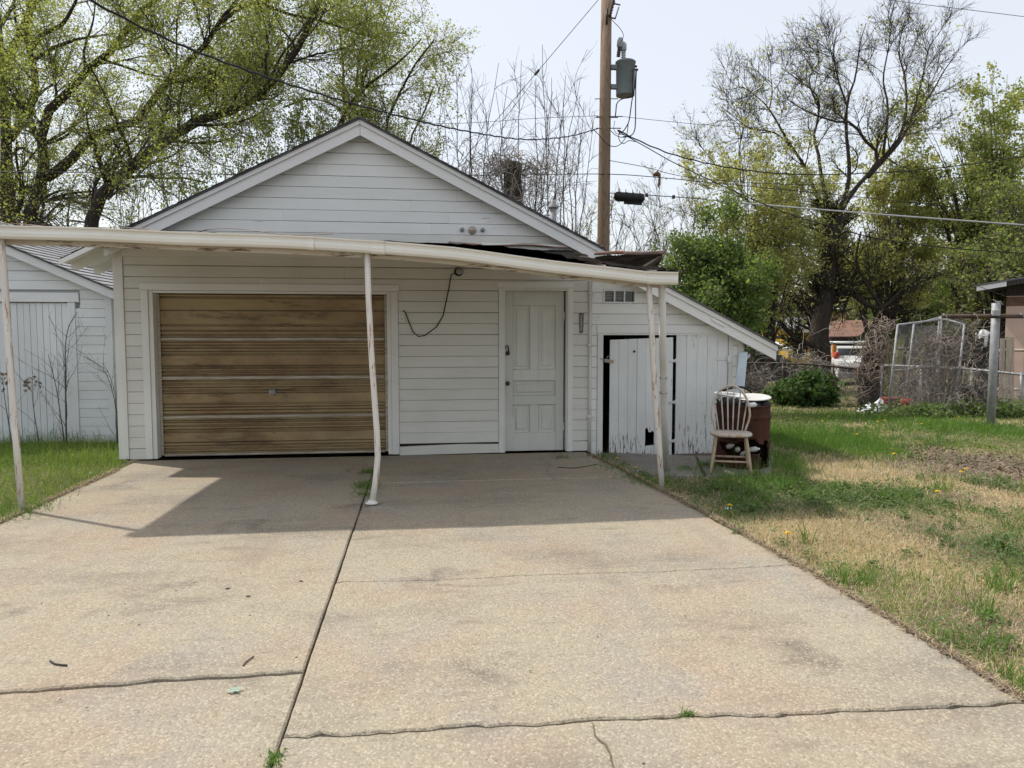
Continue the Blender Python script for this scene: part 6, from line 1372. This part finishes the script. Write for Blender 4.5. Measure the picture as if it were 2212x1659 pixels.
gs = {'grass': [], 'lush': [], 'straw': [], 'weed': [], 'litter': []}
def sow(x, y, hs=1., ws=1., base=(.36, .78, .36, .22)):
    st = np.clip(base[1]+.30*n1(x, y)+field(STRAW, x, y), .02, 3); we = np.clip(base[2]*.8+.20*n3(x, y)+field(WEED, x, y), .02, 3); li = np.clip(base[3]*.5+field(LITT, x, y), .02, 3); lu = np.clip(.12*n2(x, y)+field(LUSH, x, y), .02, 3); gr = np.clip(base[0]+.2*n2(x, y), .1, 3)
    Wt = np.stack([gr, lu, st, we, li], 1)**2.1; Wt /= Wt.sum(1, keepdims=True); k = (Wt.cumsum(1) < rng.uniform(0, 1, (len(x), 1))).sum(1)
    pts = np.stack([x, y, gz(y)-.005+.0*x], 1)
    for i, nm in enumerate(('grass', 'lush', 'straw', 'weed', 'litter')):
        p = pts[k == i]
        if not len(p): continue
        if nm == 'grass': gs[nm].append(('b', blades(p, .065*hs, .0023*ws, .9, rng)))
        if nm == 'lush': gs[nm].append(('b', blades(p, .115*hs, .0027*ws, .8, rng)))
        if nm == 'straw': gs[nm].append(('b', blades(p, .055*hs, .0021*ws, 1.6, rng)))
        if nm == 'weed': gs[nm].append(('f', flats(p, .017*ws, (.01, .075*hs), rng)))
        if nm == 'litter': gs[nm].append(('f', flats(p, .024*ws, (.004, .025), rng, .35)))
for n, y0, y1, x1, hs, ws in ((330000, 1.2, 6.2, 8.0, .85, .9), (180000, 6.2, 10.5, 11.5, .95, 1.25), (150000, 10.5, 15.5, 15, 1.0, 1.9), (80000, 15.5, 24, 19, 1.0, 3.0), (40000, 24, 50, 40, 1.1, 7)):
    x, y = sample(n, 2.2, x1, y0, y1, 1.0); m = ok_right(x, y) & (rng.uniform(0, 1, n) > .30*np.clip(field(LITT, x, y), 0, 2)); sow(x[m], y[m], hs, ws)
# clumps of weeds and tufts of taller grass
x, y = sample(5200, 2.3, 9.5, 2.4, 11.5, 1.0); m = ok_right(x, y) & (rng.uniform(0, 1, len(x)) < (.10+.9*np.clip(field(WEED, x, y), 0, 1))*np.clip(1.15-.8*field(STRAW, x, y)-field(LITT, x, y), .06, 1)); x, y = x[m], y[m]
for cx, cy in zip(x, y):
    n = int(rng.uniform(30, 90)); r_ = rng.uniform(.03, .09); a = rng.uniform(0, 6.28, n); q = r_*np.sqrt(rng.uniform(0, 1, n)); p = np.stack([cx+q*np.cos(a), cy+q*np.sin(a), np.full(n, float(gz(cy)))+.085*(1-(q/r_)**2)*rng.uniform(.3, 1, n)], 1)
    gs['weed'].append(('f', flats(p, .019, (.0, .02), rng, .6)))
x, y = sample(1500, 2.3, 9.5, 2.2, 12, 1.0); m = ok_right(x, y) & (rng.uniform(0, 1, len(x)) < (.25+.75*np.clip(field(LUSH, x, y), 0, 1))*np.clip(1.1-.8*field(STRAW, x, y)-field(LITT, x, y), .05, 1)); x, y = x[m], y[m]
for cx, cy in zip(x, y):
    n = int(rng.uniform(20, 60)); r_ = rng.uniform(.02, .06); p = np.stack([rng.normal(cx, r_, n), rng.normal(cy, r_, n), np.full(n, float(gz(cy)))], 1); gs['lush'].append(('b', blades(p, rng.uniform(.09, .16), .0028, 1.0, rng)))
# left lawn
x, y = sample(125000, -9.0, -3.2, 3.0, 11.2, 1.0); m = (x < -3.34+.03*n2(x, y*2)) & (np.arctan2(x, y)-YAW > math.radians(-54)); m &= ~((x > -3.56) & (y > 9.15))
sow(x[m], y[m], 1.35, 1.15, (1.1, .05, .3, .02))
x, y = sample(12000, -6.3, -3.5, 9.3, 11.2, 1.0); m = ~((x > -3.56)); sow(x[m], y[m], 2.1, 1.3, (1.3, .0, .25, .0))
# debris strip along the driveway edges
for xs_, sgn in ((lambda y: XRv(y), 1), (lambda y: np.full_like(y, XL), -1)):
    y = rng.uniform(2.2, 9.0, 9000) if sgn > 0 else rng.uniform(5.4, 8.6, 5000); x = xs_(y)+sgn*(np.abs(rng.normal(0, .05, len(y)))-.03); p = np.stack([x, y, np.where((x-xs_(y))*sgn < .01, .004, SOIL+.03)], 1)
    gs['litter'].append(('f', flats(p, .020, (.0, .012), rng, .3, .18))); q = p[:len(p)//3]; gs['straw'].append(('b', blades(q, .05, .0016, 2.2, rng)))
# tufts growing in the joints and at the wall foot
for px, py, s, n, h in ((790,1050,.07,260,.06), (798,1020,.04,160,.05), (783,1068,.05,160,.035), (592,1640,.02,70,.03), (1482,1545,.012,22,.045), (1210,988,.05,60,.06), (1330,1010,.10,200,.05), (1375,1030,.10,260,.05), (1420,1045,.09,260,.05), (1530,1004,.06,180,.05), (1300,985,.08,120,.05), (1600,1040,.22,500,.13), (1700,1010,.12,300,.14), (1685,1040,.10,240,.12), (40,1105,.14,320,.09), (170,945,.3,300,.2), (60,950,.3,300,.2), (1480,1010,.05,90,.04)):
    c = G0(px, py); p = np.stack([rng.normal(c.x, s, n), rng.normal(c.y, s*1.6, n), np.full(n, -.01)], 1); gs['lush'].append(('b', blades(p, h, .0026, 1.0, rng)))
    gs['weed'].append(('f', flats(p[:n//2], .016, (.005, h*.5), rng)))
labs = {'grass': "green lawn grass on both sides of the driveway", 'lush': "taller lush grass tufts in the lawn and slab joints", 'straw': "dead straw coloured grass in the lawn", 'weed': "low dark leafy weeds spread through the lawn", 'litter': "brown leaf litter and crumbs along the driveway edges"}
for nm, lst in gs.items():
    V, F = join([q for _, q in lst]); tag(np_mesh({'grass': "lawn_grass", 'lush': "tall_grass", 'straw': "dead_grass", 'weed': "lawn_weeds", 'litter': "leaf_litter"}[nm], V, F, L[nm], False, org=(0, 0, SOIL)), labs[nm], nm if nm != 'lush' else "grass", kind="stuff")

# dandelions
def dandelion(p, h, r_, group, lab):
    o = empty("dandelion", tuple(p), lab, "dandelion", group); MB().tube([p, p+V3((.004, 0, h))], .0025, 5).build("stalk", MT['stem'], o)
    mb = MB()
    for k, (f, zz) in enumerate(((1., 0), (.75, .006), (.45, .010))):
        n = 12
        for j in range(n):
            a = 2*math.pi*(j+.5*k)/n; b = .5*2*math.pi/n; c = p+V3((.004, 0, h+zz)); mb.add([c, c+V3((math.cos(a-b)*r_*f*.8, math.sin(a-b)*r_*f*.8, .002)), c+V3((math.cos(a)*r_*f, math.sin(a)*r_*f, .003)), c+V3((math.cos(a+b)*r_*f*.8, math.sin(a+b)*r_*f*.8, .002))], [(0,1,2,3)])
    mb.build("flower_head", MT['dandy'], o)
for px, py, lab, grp in ((2023,1085,"dandelion blooming alone in the dark weed patch",None), (1575,1117,"dandelion beside the driveway edge past the last canopy post",None), (1700,1181,"dandelion at the driveway edge near the long crack",None),
        (1332,1008,"dandelion by the conduit at the lean to shed",None), (1372,1030,"dandelion between driveway and concrete pad",None)): dandelion(G(px, py), .10, .026, grp, lab)
gl = "dandelion in the far green lawn before the fence"
for px, py in ((1790,912), (1775,923), (1895,925), (1910,922), (1850,955), (1720,915), (2070,915), (1990,930), (1930,1000), (2085,1035), (2075,1042), (1960,890), (1845,885)): dandelion(G(px, py), .11, .026, "dandelions in the far lawn", gl)
# loose bits on the concrete and in the grass
def pebble(px, py, s, lab, m=None, cat="stone", nm="stone", off=None):
    p = G0(px, py) if off is None else G(px, py, off); r = random.Random(int(px*7+py)); P = []; n, k = 9, 4
    for i in range(k):
        f = i/(k-1); q = math.sin(math.pi*(.15+.7*f))
        for j in range(n): P.append((p.x+s*q*(1+r.uniform(-.2,.2))*math.cos(2*math.pi*j/n), p.y+s*.8*q*(1+r.uniform(-.2,.2))*math.sin(2*math.pi*j/n), p.z+.001+s*.35*f))
    tag(MB().add(P, [(i*n+j, i*n+(j+1) % n, (i+1)*n+(j+1) % n, (i+1)*n+j) for i in range(k-1) for j in range(n)]+[tuple(range(n-1,-1,-1)), tuple(range((k-1)*n, k*n))]).build(nm, m or MT['stone']), lab, cat)
pebble(492,1272,.015,"larger dark flat stone on the left slab"); pebble(536,1289,.014,"dark stone just below the larger flat one"); pebble(650,1256,.013,"small dark stone near the middle joint")
gs_ = "small crumbs scattered on the slabs"
for px, py in ((90,1303), (270,1305), (380,1276), (130,1512), (188,1530), (800,1730), (235,1330), (520,1238), (420,1258), (540,1330), (300,1350), (640,1420), (1145,1450), (1480,1330), (1290,1375), (1700,1390), (1390,1650)): pebble(px, py, .006, "tiny dark crumb lying on the open driveway slabs", nm="crumb", cat="crumb"); bpy.data.objects[-1] if False else None
for o in list(col.objects):
    if o.name.startswith("crumb"): o["group"] = gs_
pebble(1573,1100,.035,"scrap of white paper in the grass by the last canopy post", MT['bag'], "litter", "paper_scrap", .04); pebble(1838,1330,.025,"small white scrap at the driveway edge by the straw grass", MT['bag'], "litter", "paper_scrap", .04)
def stick(pix, r_, lab):
    P = [G0(*q)+V3((0, 0, r_+.002)) for q in pix]; tag(MB().tube(catmull(P, 8), r_, 6).build("twig", MT['twigdark']), lab, "twig")
stick([(108,1430), (120,1437), (145,1440)], .004, "small curved twig on the left slab above the crack"); stick([(525,1440), (532,1432), (548,1420)], .003, "thin straight twig near the crack on the left slab"); stick([(1210,1770), (1225,1780)], .003, "tiny twig at the street end of the drive")
stick([(1205,1010), (1240,1012), (1290,1004)], .004, "fallen stem lying before the entry door")
# saplings and weeds before the outbuilding
def sapling(name, lab, pts, dep, seed, n1_, n2_, r, lv=0, group=None):
    b = D(*pts[0], dep); g0 = V3((b.x, b.y, float(gz(b.y)))); t = Tree(name, g0, lab, "sapling", group, seed); A = t.limbs([limb([g0-V3((0,0,.03))]+pxl(pts, dep), r, r*.35, 12)])
    B = t.grow(A, n1_, 4, tr=(.12, .9), ang=(46, 12), ln=(.35, .95), rr=.45, K=6, wig=.12, up=.16, rmin=.003, shrink=.4)
    if n2_: C = t.grow(B, n2_, 3, ang=(38, 12), ln=(.12, .35), rr=.6, K=4, wig=.12, up=.08, rmin=.0018)
    if lv: t.leafs(A, lv, .06, L['litter'], tr=(.85, 1), jit=.05)
    t.done(MT['twig'], MT['twig'])
sapling("bare_sapling_by_shed", "tall bare sapling in front of the outbuilding plank door", [(143,930), (142,870), (142,810), (141,745), (150,700), (162,680)], 10.3, 401, 16, 40, .012)
sapling("bare_sapling_by_shed", "shorter bare sapling left of the tall one", [(137,940), (131,900), (122,840), (110,790), (104,765)], 10.25, 402, 9, 20, .009)
sapling("dry_weed_stalk", "dry weed stalk with a brown tuft left of the saplings", [(82,945), (76,905), (70,860), (69,815)], 10.2, 403, 4, 0, .007, 26)
sapling("dry_weed_stalk", "dry weed stalk with a brown tuft beside the canopy's end post", [(24,950), (17,905), (10,860), (5,812)], 10.2, 404, 3, 0, .008, 22)
sapling("arching_stem", "thin arching bare stem at the garage corner", [(252,930), (250,880), (235,820), (215,790), (180,770)], 10.1, 405, 7, 10, .007)
sapling("arching_stem", "thin upright bare stem beside the garage corner", [(254,940), (252,890), (246,840), (232,800), (222,785)], 10.0, 406, 4, 6, .006)
